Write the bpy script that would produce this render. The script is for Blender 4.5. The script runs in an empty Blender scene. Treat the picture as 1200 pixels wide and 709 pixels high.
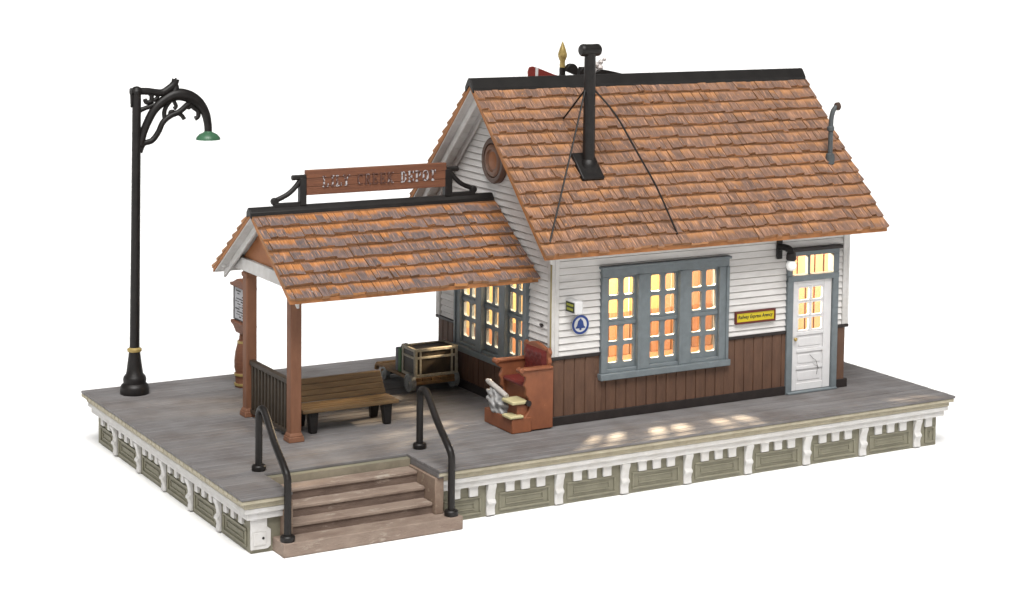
import bpy, bmesh, math, random
from mathutils import Vector, Matrix
random.seed(11)
S = bpy.context.scene
COL = S.collection
R = math.radians
PI = math.pi

# ------------------------------------------------------------------ materials
def new_mat(name):
    m = bpy.data.materials.new(name); m.use_nodes = True
    nt = m.node_tree
    return m, nt, nt.nodes, nt.links, nt.nodes['Principled BSDF']

def paint(name, col, rough=.6, col2=None, amount=.5, scale=6., stretch=(1, 1, 1), bump=.15, bscale=60., bdist=.006,
          wear=None, wear_amt=.62, wscale=9., metal=0., spec=.35):
    """Painted / moulded surface: base colour broken up by two noises, optional wear colour in patches, fine bump."""
    m, nt, N, L, B = new_mat(name)
    tc = N.new('ShaderNodeTexCoord'); mp = N.new('ShaderNodeMapping')
    mp.inputs['Scale'].default_value = stretch
    L.new(tc.outputs['Object'], mp.inputs['Vector'])
    n1 = N.new('ShaderNodeTexNoise'); n1.inputs['Scale'].default_value = scale; n1.inputs['Detail'].default_value = 6; n1.inputs['Roughness'].default_value = .65
    L.new(mp.outputs[0], n1.inputs['Vector'])
    if col2 is None: col2 = tuple(c * .72 for c in col)
    r1 = N.new('ShaderNodeMapRange'); r1.inputs['From Min'].default_value = .35; r1.inputs['From Max'].default_value = .68; r1.inputs['To Max'].default_value = amount
    L.new(n1.outputs['Fac'], r1.inputs['Value'])
    mx = N.new('ShaderNodeMix'); mx.data_type = 'RGBA'
    mx.inputs['A'].default_value = (*col, 1); mx.inputs['B'].default_value = (*col2, 1)
    L.new(r1.outputs[0], mx.inputs['Factor'])
    out = mx.outputs['Result']
    if wear:
        n2 = N.new('ShaderNodeTexNoise'); n2.inputs['Scale'].default_value = wscale; n2.inputs['Detail'].default_value = 9; n2.inputs['Roughness'].default_value = .7
        L.new(mp.outputs[0], n2.inputs['Vector'])
        r2 = N.new('ShaderNodeMapRange'); r2.inputs['From Min'].default_value = wear_amt; r2.inputs['From Max'].default_value = wear_amt + .1
        L.new(n2.outputs['Fac'], r2.inputs['Value'])
        m2 = N.new('ShaderNodeMix'); m2.data_type = 'RGBA'; m2.inputs['B'].default_value = (*wear, 1)
        L.new(r2.outputs[0], m2.inputs['Factor']); L.new(out, m2.inputs['A']); out = m2.outputs['Result']
    L.new(out, B.inputs['Base Color'])
    B.inputs['Roughness'].default_value = rough; B.inputs['Metallic'].default_value = metal
    B.inputs['Specular IOR Level'].default_value = spec
    if bump:
        n3 = N.new('ShaderNodeTexNoise'); n3.inputs['Scale'].default_value = bscale; n3.inputs['Detail'].default_value = 4
        L.new(mp.outputs[0], n3.inputs['Vector'])
        bp = N.new('ShaderNodeBump'); bp.inputs['Strength'].default_value = bump; bp.inputs['Distance'].default_value = bdist
        L.new(n3.outputs['Fac'], bp.inputs['Height']); L.new(bp.outputs[0], B.inputs['Normal'])
    return m

def shingle_mat(name, top, mid, dark, edge, lo, hi, amp, butt):
    """Hand painted shingle: bright at the upper end, drybrushed grey brown towards the butt (u = across, v = along the shingle)."""
    m, nt, N, L, B = new_mat(name)
    uv = N.new('ShaderNodeUVMap'); uv.uv_map = 'UVMap'
    at = N.new('ShaderNodeAttribute'); at.attribute_name = 'tone'
    sx = N.new('ShaderNodeSeparateXYZ'); L.new(uv.outputs[0], sx.inputs[0])
    mp = N.new('ShaderNodeMapping'); mp.inputs['Scale'].default_value = (50, 1.1, 1); L.new(uv.outputs[0], mp.inputs['Vector'])
    st = N.new('ShaderNodeTexNoise'); st.inputs['Scale'].default_value = 1.; st.inputs['Detail'].default_value = 4; L.new(mp.outputs[0], st.inputs['Vector'])
    tc = N.new('ShaderNodeTexCoord')
    big = N.new('ShaderNodeTexNoise'); big.inputs['Scale'].default_value = 1.6; big.inputs['Detail'].default_value = 5; L.new(tc.outputs['Object'], big.inputs['Vector'])
    def math_(op, a, b):
        n = N.new('ShaderNodeMath'); n.operation = op
        for i, v in enumerate((a, b)):
            if isinstance(v, (int, float)): n.inputs[i].default_value = v
            else: L.new(v, n.inputs[i])
        return n.outputs[0]
    sep = N.new('ShaderNodeSeparateColor'); L.new(at.outputs['Color'], sep.inputs[0])
    v = sx.outputs['Y']
    f = math_('ADD', v, math_('MULTIPLY', math_('SUBTRACT', st.outputs['Fac'], .5), amp))
    f = math_('ADD', f, math_('MULTIPLY', math_('SUBTRACT', sep.outputs[0], .5), .5))
    f = math_('ADD', f, math_('MULTIPLY', math_('SUBTRACT', big.outputs['Fac'], .5), .8))
    r = N.new('ShaderNodeMapRange'); r.interpolation_type = 'SMOOTHSTEP'; r.inputs['From Min'].default_value = lo; r.inputs['From Max'].default_value = hi
    L.new(f, r.inputs['Value'])
    mA = N.new('ShaderNodeMix'); mA.data_type = 'RGBA'; mA.inputs['A'].default_value = (*mid, 1); mA.inputs['B'].default_value = (*dark, 1)
    L.new(math_('MULTIPLY', sep.outputs[1], .85), mA.inputs['Factor'])
    mB = N.new('ShaderNodeMix'); mB.data_type = 'RGBA'; mB.inputs['A'].default_value = (*top, 1); L.new(mA.outputs['Result'], mB.inputs['B']); L.new(r.outputs[0], mB.inputs['Factor'])
    hi2 = N.new('ShaderNodeMapRange'); hi2.inputs['From Min'].default_value = .55; hi2.inputs['From Max'].default_value = .70; hi2.inputs['To Max'].default_value = .8; L.new(st.outputs['Fac'], hi2.inputs['Value'])
    mH = N.new('ShaderNodeMix'); mH.data_type = 'RGBA'; mH.inputs['B'].default_value = (top[0] * 1.08, top[1] * 1.18, top[2] * 1.5, 1); L.new(mB.outputs['Result'], mH.inputs['A']); L.new(hi2.outputs[0], mH.inputs['Factor']); mB = mH
    # bare painted highlight on raised edges, and yellowish flecks
    fl = N.new('ShaderNodeTexNoise'); fl.inputs['Scale'].default_value = 14; fl.inputs['Detail'].default_value = 6; L.new(tc.outputs['Object'], fl.inputs['Vector'])
    rf = N.new('ShaderNodeMapRange'); rf.inputs['From Min'].default_value = .63; rf.inputs['From Max'].default_value = .72; rf.inputs['To Max'].default_value = .75; L.new(fl.outputs['Fac'], rf.inputs['Value'])
    ed = math_('GREATER_THAN', v, 1.05)
    fac = math_('MAXIMUM', rf.outputs[0], math_('MULTIPLY', ed, butt))
    mC = N.new('ShaderNodeMix'); mC.data_type = 'RGBA'; mC.inputs['B'].default_value = (*edge, 1); L.new(mB.outputs['Result'], mC.inputs['A']); L.new(fac, mC.inputs['Factor'])
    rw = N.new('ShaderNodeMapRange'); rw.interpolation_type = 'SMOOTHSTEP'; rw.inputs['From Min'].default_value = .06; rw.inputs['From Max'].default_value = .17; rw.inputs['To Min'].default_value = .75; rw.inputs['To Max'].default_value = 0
    L.new(v, rw.inputs['Value'])      # shadow line below each butt, painted into the colour as dark brown
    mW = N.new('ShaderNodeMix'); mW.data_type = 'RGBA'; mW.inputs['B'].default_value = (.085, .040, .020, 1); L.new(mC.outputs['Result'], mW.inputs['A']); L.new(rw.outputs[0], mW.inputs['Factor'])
    hs = N.new('ShaderNodeHueSaturation'); L.new(mW.outputs['Result'], hs.inputs['Color'])
    rb = N.new('ShaderNodeMapRange'); rb.inputs['From Min'].default_value = .3; rb.inputs['From Max'].default_value = .7; rb.inputs['To Min'].default_value = .55; rb.inputs['To Max'].default_value = 1.32
    L.new(st.outputs['Fac'], rb.inputs['Value']); L.new(rb.outputs[0], hs.inputs['Value'])
    L.new(hs.outputs[0], B.inputs['Base Color'])
    B.inputs['Roughness'].default_value = .7; B.inputs['Specular IOR Level'].default_value = .25
    bp = N.new('ShaderNodeBump'); bp.inputs['Strength'].default_value = .8; bp.inputs['Distance'].default_value = .022
    L.new(st.outputs['Fac'], bp.inputs['Height']); L.new(bp.outputs[0], B.inputs['Normal'])
    return m

def deck_mat(name, c1, c2, c3):
    m, nt, N, L, B = new_mat(name)
    tc = N.new('ShaderNodeTexCoord'); at = N.new('ShaderNodeAttribute'); at.attribute_name = 'tone'
    sep = N.new('ShaderNodeSeparateColor'); L.new(at.outputs['Color'], sep.inputs[0])
    mp = N.new('ShaderNodeMapping'); mp.inputs['Scale'].default_value = (1.3, 40, 10); L.new(tc.outputs['Object'], mp.inputs['Vector'])
    st = N.new('ShaderNodeTexNoise'); st.inputs['Scale'].default_value = 1.; st.inputs['Detail'].default_value = 7; st.inputs['Roughness'].default_value = .7; L.new(mp.outputs[0], st.inputs['Vector'])
    bg = N.new('ShaderNodeTexNoise'); bg.inputs['Scale'].default_value = 1.7; bg.inputs['Detail'].default_value = 9; L.new(tc.outputs['Object'], bg.inputs['Vector'])
    r1 = N.new('ShaderNodeMapRange'); r1.inputs['From Min'].default_value = .36; r1.inputs['From Max'].default_value = .66; L.new(st.outputs['Fac'], r1.inputs['Value'])
    r2 = N.new('ShaderNodeMapRange'); r2.inputs['From Min'].default_value = .4; r2.inputs['From Max'].default_value = .68; r2.inputs['To Max'].default_value = .95; L.new(bg.outputs['Fac'], r2.inputs['Value'])
    a = N.new('ShaderNodeMix'); a.data_type = 'RGBA'; a.inputs['A'].default_value = (*c1, 1); a.inputs['B'].default_value = (*c2, 1); L.new(r1.outputs[0], a.inputs['Factor'])
    b = N.new('ShaderNodeMix'); b.data_type = 'RGBA'; b.inputs['B'].default_value = (*c3, 1); L.new(a.outputs['Result'], b.inputs['A']); L.new(r2.outputs[0], b.inputs['Factor'])
    hs = N.new('ShaderNodeHueSaturation'); L.new(b.outputs['Result'], hs.inputs['Color'])
    rv = N.new('ShaderNodeMapRange'); rv.inputs['To Min'].default_value = .92; rv.inputs['To Max'].default_value = 1.08; L.new(sep.outputs[0], rv.inputs['Value']); L.new(rv.outputs[0], hs.inputs['Value'])
    L.new(hs.outputs[0], B.inputs['Base Color']); B.inputs['Roughness'].default_value = .62; B.inputs['Specular IOR Level'].default_value = .3
    bp = N.new('ShaderNodeBump'); bp.inputs['Strength'].default_value = .5; bp.inputs['Distance'].default_value = .012; L.new(st.outputs['Fac'], bp.inputs['Height']); L.new(bp.outputs[0], B.inputs['Normal'])
    return m

def glass_mat():
    m, nt, N, L, B = new_mat('window_glass')
    N.remove(B)
    o = N['Material Output']; t = N.new('ShaderNodeBsdfTransparent'); g = N.new('ShaderNodeBsdfGlossy'); g.inputs['Roughness'].default_value = .06
    t.inputs['Color'].default_value = (.96, .96, .95, 1); g.inputs['Color'].default_value = (.8, .8, .8, 1)
    lw = N.new('ShaderNodeLayerWeight'); lw.inputs['Blend'].default_value = .5
    fr = N.new('ShaderNodeMapRange'); fr.inputs['From Min'].default_value = .35; fr.inputs['From Max'].default_value = 1.; fr.inputs['To Min'].default_value = .025; fr.inputs['To Max'].default_value = .22; L.new(lw.outputs['Facing'], fr.inputs['Value'])
    mx = N.new('ShaderNodeMixShader'); L.new(fr.outputs[0], mx.inputs[0]); L.new(t.outputs[0], mx.inputs[1]); L.new(g.outputs[0], mx.inputs[2]); L.new(mx.outputs[0], o.inputs['Surface'])
    return m

M = dict(
    ground=paint('white_sheet', (.93, .93, .93), .9, (.92, .92, .92), .3, bump=0, spec=.1),
    siding=paint('white_clapboard_paint', (.69, .675, .66), .6, (.57, .55, .53), .8, 5, (.5, .5, 2.5), .25, 40, .006, wear=(.38, .32, .27), wear_amt=.68, wscale=7),
    groove=paint('dark_siding_groove', (.34, .315, .29), .7, (.24, .215, .195), .8, 6),
    trimwhite=paint('white_trim_paint', (.58, .57, .56), .55, (.45, .43, .40), .7, 5, (1, 1, 1), .2, 50, .006, wear=(.31, .27, .23), wear_amt=.67, wscale=11),
    brown=paint('brown_wainscot_paint', (.128, .067, .041), .64, (.082, .043, .028), .9, 8, (1, 1, .25), .35, 60, .008, wear=(.18, .105, .07), wear_amt=.62, wscale=16),
    blue=paint('blue_grey_window_paint', (.155, .180, .192), .5, (.112, .131, .140), .7, 7, (1, 1, 1), .2, 60, .006, wear=(.22, .24, .25), wear_amt=.67, wscale=18),
    black=paint('black_iron_paint', (.0075, .0065, .006), .45, (.016, .013, .012), .7, 9, (1, 1, 1), .2, 50, .006, spec=.3),
    ridge=paint('black_ridge_paint', (.008, .007, .0065), .45, (.016, .014, .013), .7, 3, (1, 1, 1), .2, 30, .008, spec=.3),
    darktrim=paint('dark_baseboard_paint', (.016, .012, .011), .5, (.03, .022, .02), .7, 6, (1, 1, 1), .25, 50, .006),
    post=paint('red_brown_post_paint', (.205, .092, .050), .6, (.145, .062, .034), .8, 6, (1, 1, .4), .3, 50, .006),
    olive=paint('olive_panel_paint', (.212, .200, .146), .6, (.165, .153, .110), .8, 4, (1, 1, 1), .3, 40, .008, wear=(.26, .24, .18), wear_amt=.68, wscale=9),
    cream=paint('cream_moulding_paint', (.40, .36, .27), .6, (.27, .24, .17), .8, 4, (1, 1, 1), .3, 40, .008, wear=(.19, .15, .11), wear_amt=.66, wscale=10),
    stone=paint('brownstone_tread', (.262, .203, .162), .78, (.172, .122, .096), .95, 3.6, (.5, 1, 1.4), .7, 40, .016, wear=(.34, .29, .24), wear_amt=.57, wscale=6),
    riser=paint('brownstone_riser', (.172, .122, .096), .8, (.095, .064, .051), 1., 4, (.5, 1, 1.6), .7, 40, .016, wear=(.28, .22, .18), wear_amt=.58, wscale=6),
    stone2=paint('pale_brownstone_cheek', (.235, .175, .13), .75, (.16, .10, .075), .9, 4, (1, 1, 1), .6, 40, .014, wear=(.31, .26, .19), wear_amt=.56, wscale=4),
    board=paint('sign_board_wood', (.185, .072, .036), .6, (.11, .043, .024), .9, 3, (.6, 3, 12), .6, 12, .014),
    gable=paint('orange_gable_board', (.33, .13, .05), .6, (.24, .09, .035), .6, 5, (1, 1, 1), .3, 40, .006),
    bench=paint('varnished_bench_wood', (.165, .102, .046), .5, (.09, .055, .026), .9, 3, (.7, 4, 9), .5, 14, .012),
    cartwood=paint('cart_wood', (.24, .14, .06), .6, (.15, .085, .038), .8, 4, (3, 1, 3), .3, 30, .008),
    ironpale=paint('worn_pale_iron', (.33, .34, .33), .5, (.17, .17, .17), .9, 12, (1, 1, 1), .5, 40, .012),
    trunkdark=paint('dark_trunk_leather', (.026, .02, .014), .5, (.05, .036, .022), .9, 6, (1, 1, 1), .3, 40, .008),
    trunkedge=paint('cream_trunk_edge', (.50, .46, .36), .5, (.3, .26, .19), .9, 16, (1, 1, 1), .4, 60, .008, wear=(.09, .07, .05), wear_amt=.64, wscale=22),
    green=paint('green_case_paint', (.05, .14, .05), .5, (.04, .11, .04), .6, 6),
    stand=paint('red_brown_stand_wood', (.24, .083, .037), .5, (.165, .056, .027), .8, 5, (1, 1, .6), .25, 50, .006, wear=(.32, .125, .055), wear_amt=.64, wscale=14),
    stepcream=paint('cream_footplate', (.50, .45, .26), .5, (.38, .33, .17), .6, 9),
    silver=paint('crumpled_silver', (.36, .355, .35), .45, (.17, .17, .17), .9, 9, (1, 1, 1), .6, 26, .03),
    red=paint('red_signal_paint', (.19, .028, .022), .5, (.14, .02, .016), .5),
    gold=paint('gold_paint', (.40, .30, .11), .38, (.26, .18, .06), .6, 12, metal=.3),
    paper=paint('notice_paper', (.42, .42, .44), .7, (.3, .3, .32), .6, 8),
    ink=paint('black_ink', (.02, .02, .02), .6),
    white=paint('plain_white_enamel', (.60, .60, .60), .3, (.52, .52, .52), .5),
    bulb=paint('milky_bulb_glass', (.85, .85, .84), .15, (.8, .8, .8), .3, bump=0, spec=.6),
    yellow=paint('yellow_enamel', (.56, .44, .008), .35, (.48, .37, .01), .5),
    darkred=paint('dark_red_frame_paint', (.12, .018, .012), .45),
    enamelblue=paint('blue_enamel', (.018, .05, .22), .4),
    greenshade=paint('green_enamel_shade', (.052, .135, .075), .35, (.038, .10, .055), .6),
    ventgrey=paint('grey_vent_paint', (.07, .08, .085), .5, (.05, .05, .05), .7, 8, wear=(.07, .04, .03), wear_amt=.62),
    screen=paint('dark_green_screen', (.02, .026, .014), .4),
    olivetext=paint('yellow_green_lettering', (.3, .32, .04), .5),
    oculus1=paint('vent_ring_brown', (.09, .047, .03), .5, (.06, .031, .02), .6, 8),
    oculus2=paint('vent_ring_tan', (.17, .082, .048), .5, (.11, .053, .03), .6, 8),
    oculus3=paint('vent_centre_orange', (.26, .09, .025), .5, (.19, .062, .017), .6, 8),
    inwall=paint('interior_plaster', (.19, .135, .055), .7, (.14, .09, .035), .7, 2.5, (2.5, 2.5, .4), .2),
    inpeach=paint('interior_peach_plaster', (.17, .092, .052), .7, (.125, .062, .034), .7, 2.5, (2.5, 2.5, .4), .2),
    inwood=paint('interior_wood', (.15, .072, .034), .6, (.105, .046, .02), .8, 4, (4, 4, .5), .2),
    rubber=paint('railing_dark_wood', (.035, .026, .018), .5, (.06, .045, .03), .7, 9),
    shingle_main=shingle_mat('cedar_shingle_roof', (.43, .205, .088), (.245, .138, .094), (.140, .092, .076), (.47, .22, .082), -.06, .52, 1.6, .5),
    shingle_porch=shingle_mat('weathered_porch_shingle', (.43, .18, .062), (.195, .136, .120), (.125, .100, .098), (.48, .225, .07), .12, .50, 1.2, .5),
    deck=deck_mat('grey_planks', (.142, .136, .137), (.192, .183, .181), (.122, .110, .106)),
    roofedge=paint('orange_roof_edge', (.36, .15, .05), .65, (.24, .095, .035), .7, 9, (1, 1, 1), .4, 40, .01),
    underlay=paint('dark_roof_underlay', (.15, .075, .038), .8),
    glass=glass_mat(),
)
def lettering_mat():
    """Worn white letters: the paint is gone from most of the middle of the sign."""
    m, nt, N, L, B = new_mat('worn_white_lettering')
    tc = N.new('ShaderNodeTexCoord'); n = N.new('ShaderNodeTexNoise'); n.inputs['Scale'].default_value = 21; n.inputs['Detail'].default_value = 5
    L.new(tc.outputs['Object'], n.inputs['Vector'])
    sx = N.new('ShaderNodeSeparateXYZ'); L.new(tc.outputs['Object'], sx.inputs[0])
    r0 = N.new('ShaderNodeValToRGB')
    e = r0.color_ramp.elements
    e[0].position = 0; e[0].color = (.47, .47, .47, 1); e[1].position = 1; e[1].color = (.545, .545, .545, 1)
    for p_, v_ in ((.24, .50), (.29, .34), (.55, .34), (.62, .50)):
        q = e.new(p_); q.color = (v_, v_, v_, 1)
    mr = N.new('ShaderNodeMapRange'); mr.inputs['From Min'].default_value = -1.; mr.inputs['From Max'].default_value = 1.1
    L.new(sx.outputs['X'], mr.inputs['Value']); L.new(mr.outputs[0], r0.inputs[0])
    sb = N.new('ShaderNodeMath'); sb.operation = 'SUBTRACT'; L.new(r0.outputs[0], sb.inputs[0]); L.new(n.outputs['Fac'], sb.inputs[1])
    r = N.new('ShaderNodeMapRange'); r.inputs['From Min'].default_value = -.03; r.inputs['From Max'].default_value = .05; L.new(sb.outputs[0], r.inputs['Value'])
    mx = N.new('ShaderNodeMix'); mx.data_type = 'RGBA'; mx.inputs['A'].default_value = (.085, .032, .02, 1); mx.inputs['B'].default_value = (.40, .39, .40, 1)
    L.new(r.outputs[0], mx.inputs['Factor']); L.new(mx.outputs['Result'], B.inputs['Base Color']); B.inputs['Roughness'].default_value = .6
    return m
M['letter'] = lettering_mat()

# ------------------------------------------------------------------ mesh helpers
ORG = {}
def thing(name, label, cat, loc=(0, 0, 0), group=None):
    o = bpy.data.objects.new(name, None); COL.objects.link(o)
    o.location = loc; o.empty_display_size = .2
    o['label'] = label; o['category'] = cat
    if group: o['group'] = group
    ORG[o] = Vector(loc)
    return o

class MB:
    def __init__(s): s.v = []; s.f = []; s.uv = []; s.tone = []
    def add(s, vs, fs, uv=None, tone=None):
        b = len(s.v); s.v += [tuple(v) for v in vs]
        for i, f in enumerate(fs):
            s.f.append(tuple(b + k for k in f)); s.uv.append(uv[i] if uv else None); s.tone.append(tone)
        return s
    def box(s, x0, x1, y0, y1, z0, z1, tone=None):
        vs = [(x, y, z) for x in (x0, x1) for y in (y0, y1) for z in (z0, z1)]
        return s.add(vs, [(0, 1, 3, 2), (4, 6, 7, 5), (0, 4, 5, 1), (2, 3, 7, 6), (0, 2, 6, 4), (1, 5, 7, 3)], tone=tone)
    def hexa(s, p):          # 8 points: bottom ring 0-3, top ring 4-7
        return s.add(p, [(3, 2, 1, 0), (4, 5, 6, 7), (0, 1, 5, 4), (1, 2, 6, 5), (2, 3, 7, 6), (3, 0, 4, 7)])
    def prism(s, poly, fn, d0, d1):   # poly of 2D points, fn(a, b, d) -> 3D
        n = len(poly)
        vs = [fn(a, b, d0) for a, b in poly] + [fn(a, b, d1) for a, b in poly]
        fs = [tuple(range(n))[::-1], tuple(range(n, 2 * n))] + [(i, (i + 1) % n, n + (i + 1) % n, n + i) for i in range(n)]
        return s.add(vs, fs)
    def tube(s, path, rad, seg=12, cap=True):
        P = [Vector(p) for p in path]; n = len(P)
        rad = [rad] * n if isinstance(rad, (int, float)) else rad
        T = [(P[min(i + 1, n - 1)] - P[max(i - 1, 0)]).normalized() for i in range(n)]
        u = T[0].orthogonal().normalized(); vs = []
        for i in range(n):
            u = (u - T[i] * u.dot(T[i])).normalized(); w = T[i].cross(u)
            vs += [P[i] + (u * math.cos(2 * PI * k / seg) + w * math.sin(2 * PI * k / seg)) * rad[i] for k in range(seg)]
        fs = [(i * seg + k, i * seg + (k + 1) % seg, (i + 1) * seg + (k + 1) % seg, (i + 1) * seg + k) for i in range(n - 1) for k in range(seg)]
        if cap: fs += [tuple(range(seg))[::-1], tuple(range((n - 1) * seg, n * seg))]
        return s.add(vs, fs)
    def lathe(s, prof, c, seg=28, axis='Z'):   # prof: list of (radius, height)
        vs = []
        for r, h in prof:
            for k in range(seg):
                a = 2 * PI * k / seg; p, q = r * math.cos(a), r * math.sin(a)
                o = {'Z': (p, q, h), 'X': (h, p, q), 'Y': (p, h, q)}[axis]
                vs.append((c[0] + o[0], c[1] + o[1], c[2] + o[2]))
        n = len(prof)
        fs = [(i * seg + k, i * seg + (k + 1) % seg, (i + 1) * seg + (k + 1) % seg, (i + 1) * seg + k) for i in range(n - 1) for k in range(seg)]
        fs += [tuple(range(seg))[::-1], tuple(range((n - 1) * seg, n * seg))]
        return s.add(vs, fs)
    def holed(s, fn, a0, a1, b0, b1, ha0, ha1, hb0, hb1, d0, d1, r=.04, k=4):
        """Plate cell a0..a1 x b0..b1 from depth d0 (front) to d1 with one rounded hole; fn(a, b, d) -> 3D."""
        ring = []; outer = []
        for (cx, cy, st, ox, oy) in ((ha1 - r, hb1 - r, 0, a1, b1), (ha0 + r, hb1 - r, 90, a0, b1), (ha0 + r, hb0 + r, 180, a0, b0), (ha1 - r, hb0 + r, 270, a1, b0)):
            for j in range(k + 1):
                t = R(st + 90 * j / k); ring.append((cx + r * math.cos(t), cy + r * math.sin(t))); outer.append((ox, oy))
        n = len(ring)
        vs = [fn(a, b, d0) for a, b in ring] + [fn(a, b, d1) for a, b in ring]
        oc = [(a1, b1), (a0, b1), (a0, b0), (a1, b0)]
        vs += [fn(a, b, d0) for a, b in oc] + [fn(a, b, d1) for a, b in oc]
        F, Bk = 2 * n, 2 * n + 4; fs = []
        for i in range(n):
            j = (i + 1) % n; ci, cj = i // (k + 1), j // (k + 1)
            if ci == cj: fs += [(F + ci, i, j), (Bk + ci, n + j, n + i)]
            else: fs += [(F + ci, i, j, F + cj), (Bk + cj, n + j, n + i, Bk + ci)]
            fs.append((i, n + i, n + j, j))
        for c in range(4):
            e = (c + 1) % 4; fs.append((F + c, F + e, Bk + e, Bk + c))
        return s.add(vs, fs)
    def build(s, name, mat, parent=None, bevel=0., smooth=35, seg=2, kind=None):
        me = bpy.data.meshes.new(name)
        o0 = ORG[parent] if parent else Vector((0, 0, 0))
        me.from_pydata([(v[0] - o0[0], v[1] - o0[1], v[2] - o0[2]) for v in s.v], [], s.f)
        if any(t is not None for t in s.tone):
            ca = me.color_attributes.new('tone', 'FLOAT_COLOR', 'CORNER'); uvl = me.uv_layers.new(name='UVMap')
            for p in me.polygons:
                t = s.tone[p.index] or (.5, .5, .5); u = s.uv[p.index]
                for j, li in enumerate(p.loop_indices):
                    ca.data[li].color = (*t, 1)
                    if u: uvl.data[li].uv = u[j]
        bm = bmesh.new(); bm.from_mesh(me); bmesh.ops.recalc_face_normals(bm, faces=bm.faces[:]); bm.to_mesh(me); bm.free()
        me.materials.append(M[mat] if isinstance(mat, str) else mat)
        if smooth: me.shade_smooth(); me.set_sharp_from_angle(angle=R(smooth))
        o = bpy.data.objects.new(name, me); COL.objects.link(o)
        if parent: o.parent = parent; ORG[o] = o0
        else: ORG[o] = Vector((0, 0, 0))
        if bevel:
            b = o.modifiers.new('bevel', 'BEVEL'); b.width = bevel; b.segments = seg; b.limit_method = 'ANGLE'; b.angle_limit = R(40)
        if kind: o['kind'] = kind
        return o

def FY(a, b, d): return (a, d, b)      # plate facing the front: a = x, b = z, d = y
def FX(a, b, d): return (d, a, b)      # plate facing the left: a = y, b = z, d = x
def FZ(a, b, d): return (a, b, d)

def smooth_path(pts, n=6):
    P = [Vector(p) for p in pts]; out = []
    for i in range(len(P) - 1):
        p0, p1, p2, p3 = P[max(i - 1, 0)], P[i], P[i + 1], P[min(i + 2, len(P) - 1)]
        for k in range(n):
            t = k / n
            out.append(.5 * ((2 * p1) + (p2 - p0) * t + (2 * p0 - 5 * p1 + 4 * p2 - p3) * t * t + (3 * p1 - p0 - 3 * p2 + p3) * t ** 3))
    out.append(P[-1]); return out

def text_obj(name, body, size, mat, parent, origin, xdir, ydir, extrude=.004, width=None, height=None, shear=0., offset=0., bold=0.):
    cu = bpy.data.curves.new(name, 'FONT'); cu.body = body; cu.size = size; cu.extrude = extrude; cu.shear = shear; cu.offset = bold
    cu.align_x = 'CENTER'; cu.align_y = 'CENTER'; cu.resolution_u = 3
    tmp = bpy.data.objects.new(name + '_outline', cu); COL.objects.link(tmp)
    dg = bpy.context.evaluated_depsgraph_get(); dg.update()
    me = bpy.data.meshes.new_from_object(tmp.evaluated_get(dg)); bpy.data.objects.remove(tmp)
    xs = [v.co.x for v in me.vertices]; ys = [v.co.y for v in me.vertices]
    cx, cy = (min(xs) + max(xs)) / 2, (min(ys) + max(ys)) / 2
    kx = width / (max(xs) - min(xs)) if width else 1.; ky = height / (max(ys) - min(ys)) if height else kx
    X, Yd = Vector(xdir), Vector(ydir); Zd = X.cross(Yd)
    o0 = ORG[parent]
    for v in me.vertices:
        v.co = Vector(origin) + X * ((v.co.x - cx) * kx) + Yd * ((v.co.y - cy) * ky) + Zd * v.co.z - o0
    me.name = name; me.materials.clear(); me.materials.append(M[mat])
    o = bpy.data.objects.new(name, me); COL.objects.link(o); o.parent = parent; ORG[o] = o0
    return o

# ------------------------------------------------------------------ dimensions
L_, W_ = 6.2, 4.18            # depot plan
ZR, ZE, OE = 5.70, 3.02, .614 # main ridge, eave height, eave overhang
XL, XR = -.52, 6.69           # rakes of the main roof
YM = W_ / 2
PZ, PE, PO, PY, PXL = 3.64, 2.45, 1.714, 2.08, -4.57   # porch roof
PX0, PX1, PY0, PY1, H = -6.14, 7.55, -1.59, 6.16, .92  # platform
NX0, NX1, NYB = -5.34, -2.92, -.57                     # notch for the steps

# ------------------------------------------------------------------ ground
g = MB(); g.add([(-1500, -1500, -H - .004), (1500, -1500, -H - .004), (1500, 1500, -H - .004), (-1500, 1500, -H - .004)], [(0, 1, 2, 3)])
g.build('ground', 'ground', kind='structure', smooth=0)

# ------------------------------------------------------------------ platform
plat = thing('station_platform', 'grey planked station platform on an olive panelled skirt with white brackets', 'platform', (0, 0, -H))
pl = MB(); y = PY0; i = 0
rng = random.Random(4)
pw = (PY1 - PY0) / 41
while i < 41:
    a, b = PY0 + i * pw, PY0 + (i + 1) * pw - .0105
    spans = [(PX0, PX1)]
    if a < NYB - .05: spans = [(PX0, NX0), (NX1, PX1)]
    for (s0, s1) in spans:
        cuts = [s0]
        cuts.append(s1)
        for u, v in zip(cuts[:-1], cuts[1:]):
            zz = rng.uniform(-.004, .002); t = rng.random()
            pl.box(u + (.004 if u != s0 else 0), v - (.004 if v != s1 else 0), a, b, -.045, zz, tone=(t, t, t))
    i += 1
pl.build('deck', 'deck', plat, bevel=.006, seg=1)
for q0, q1 in ((NX1 + .002, NX1 + .10), (NX0 - .10, NX0 - .002)):
    pl = MB(); pl.box(q0, q1, PY0 + .03, NYB, -.135, -.046, tone=(.4, .4, .4)); pl.build('notch_lip', 'deck', plat, bevel=.01)
core = MB()
core.box(-5.9, NX0 - .1, -1.35, NYB, -H, -.05); core.box(NX1 + .14, 7.31, -1.35, NYB, -H, -.05)
core.box(-5.9, 7.31, NYB + .001, 5.92, -H, -.047)
core.build('skirt', 'olive', plat)
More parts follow.
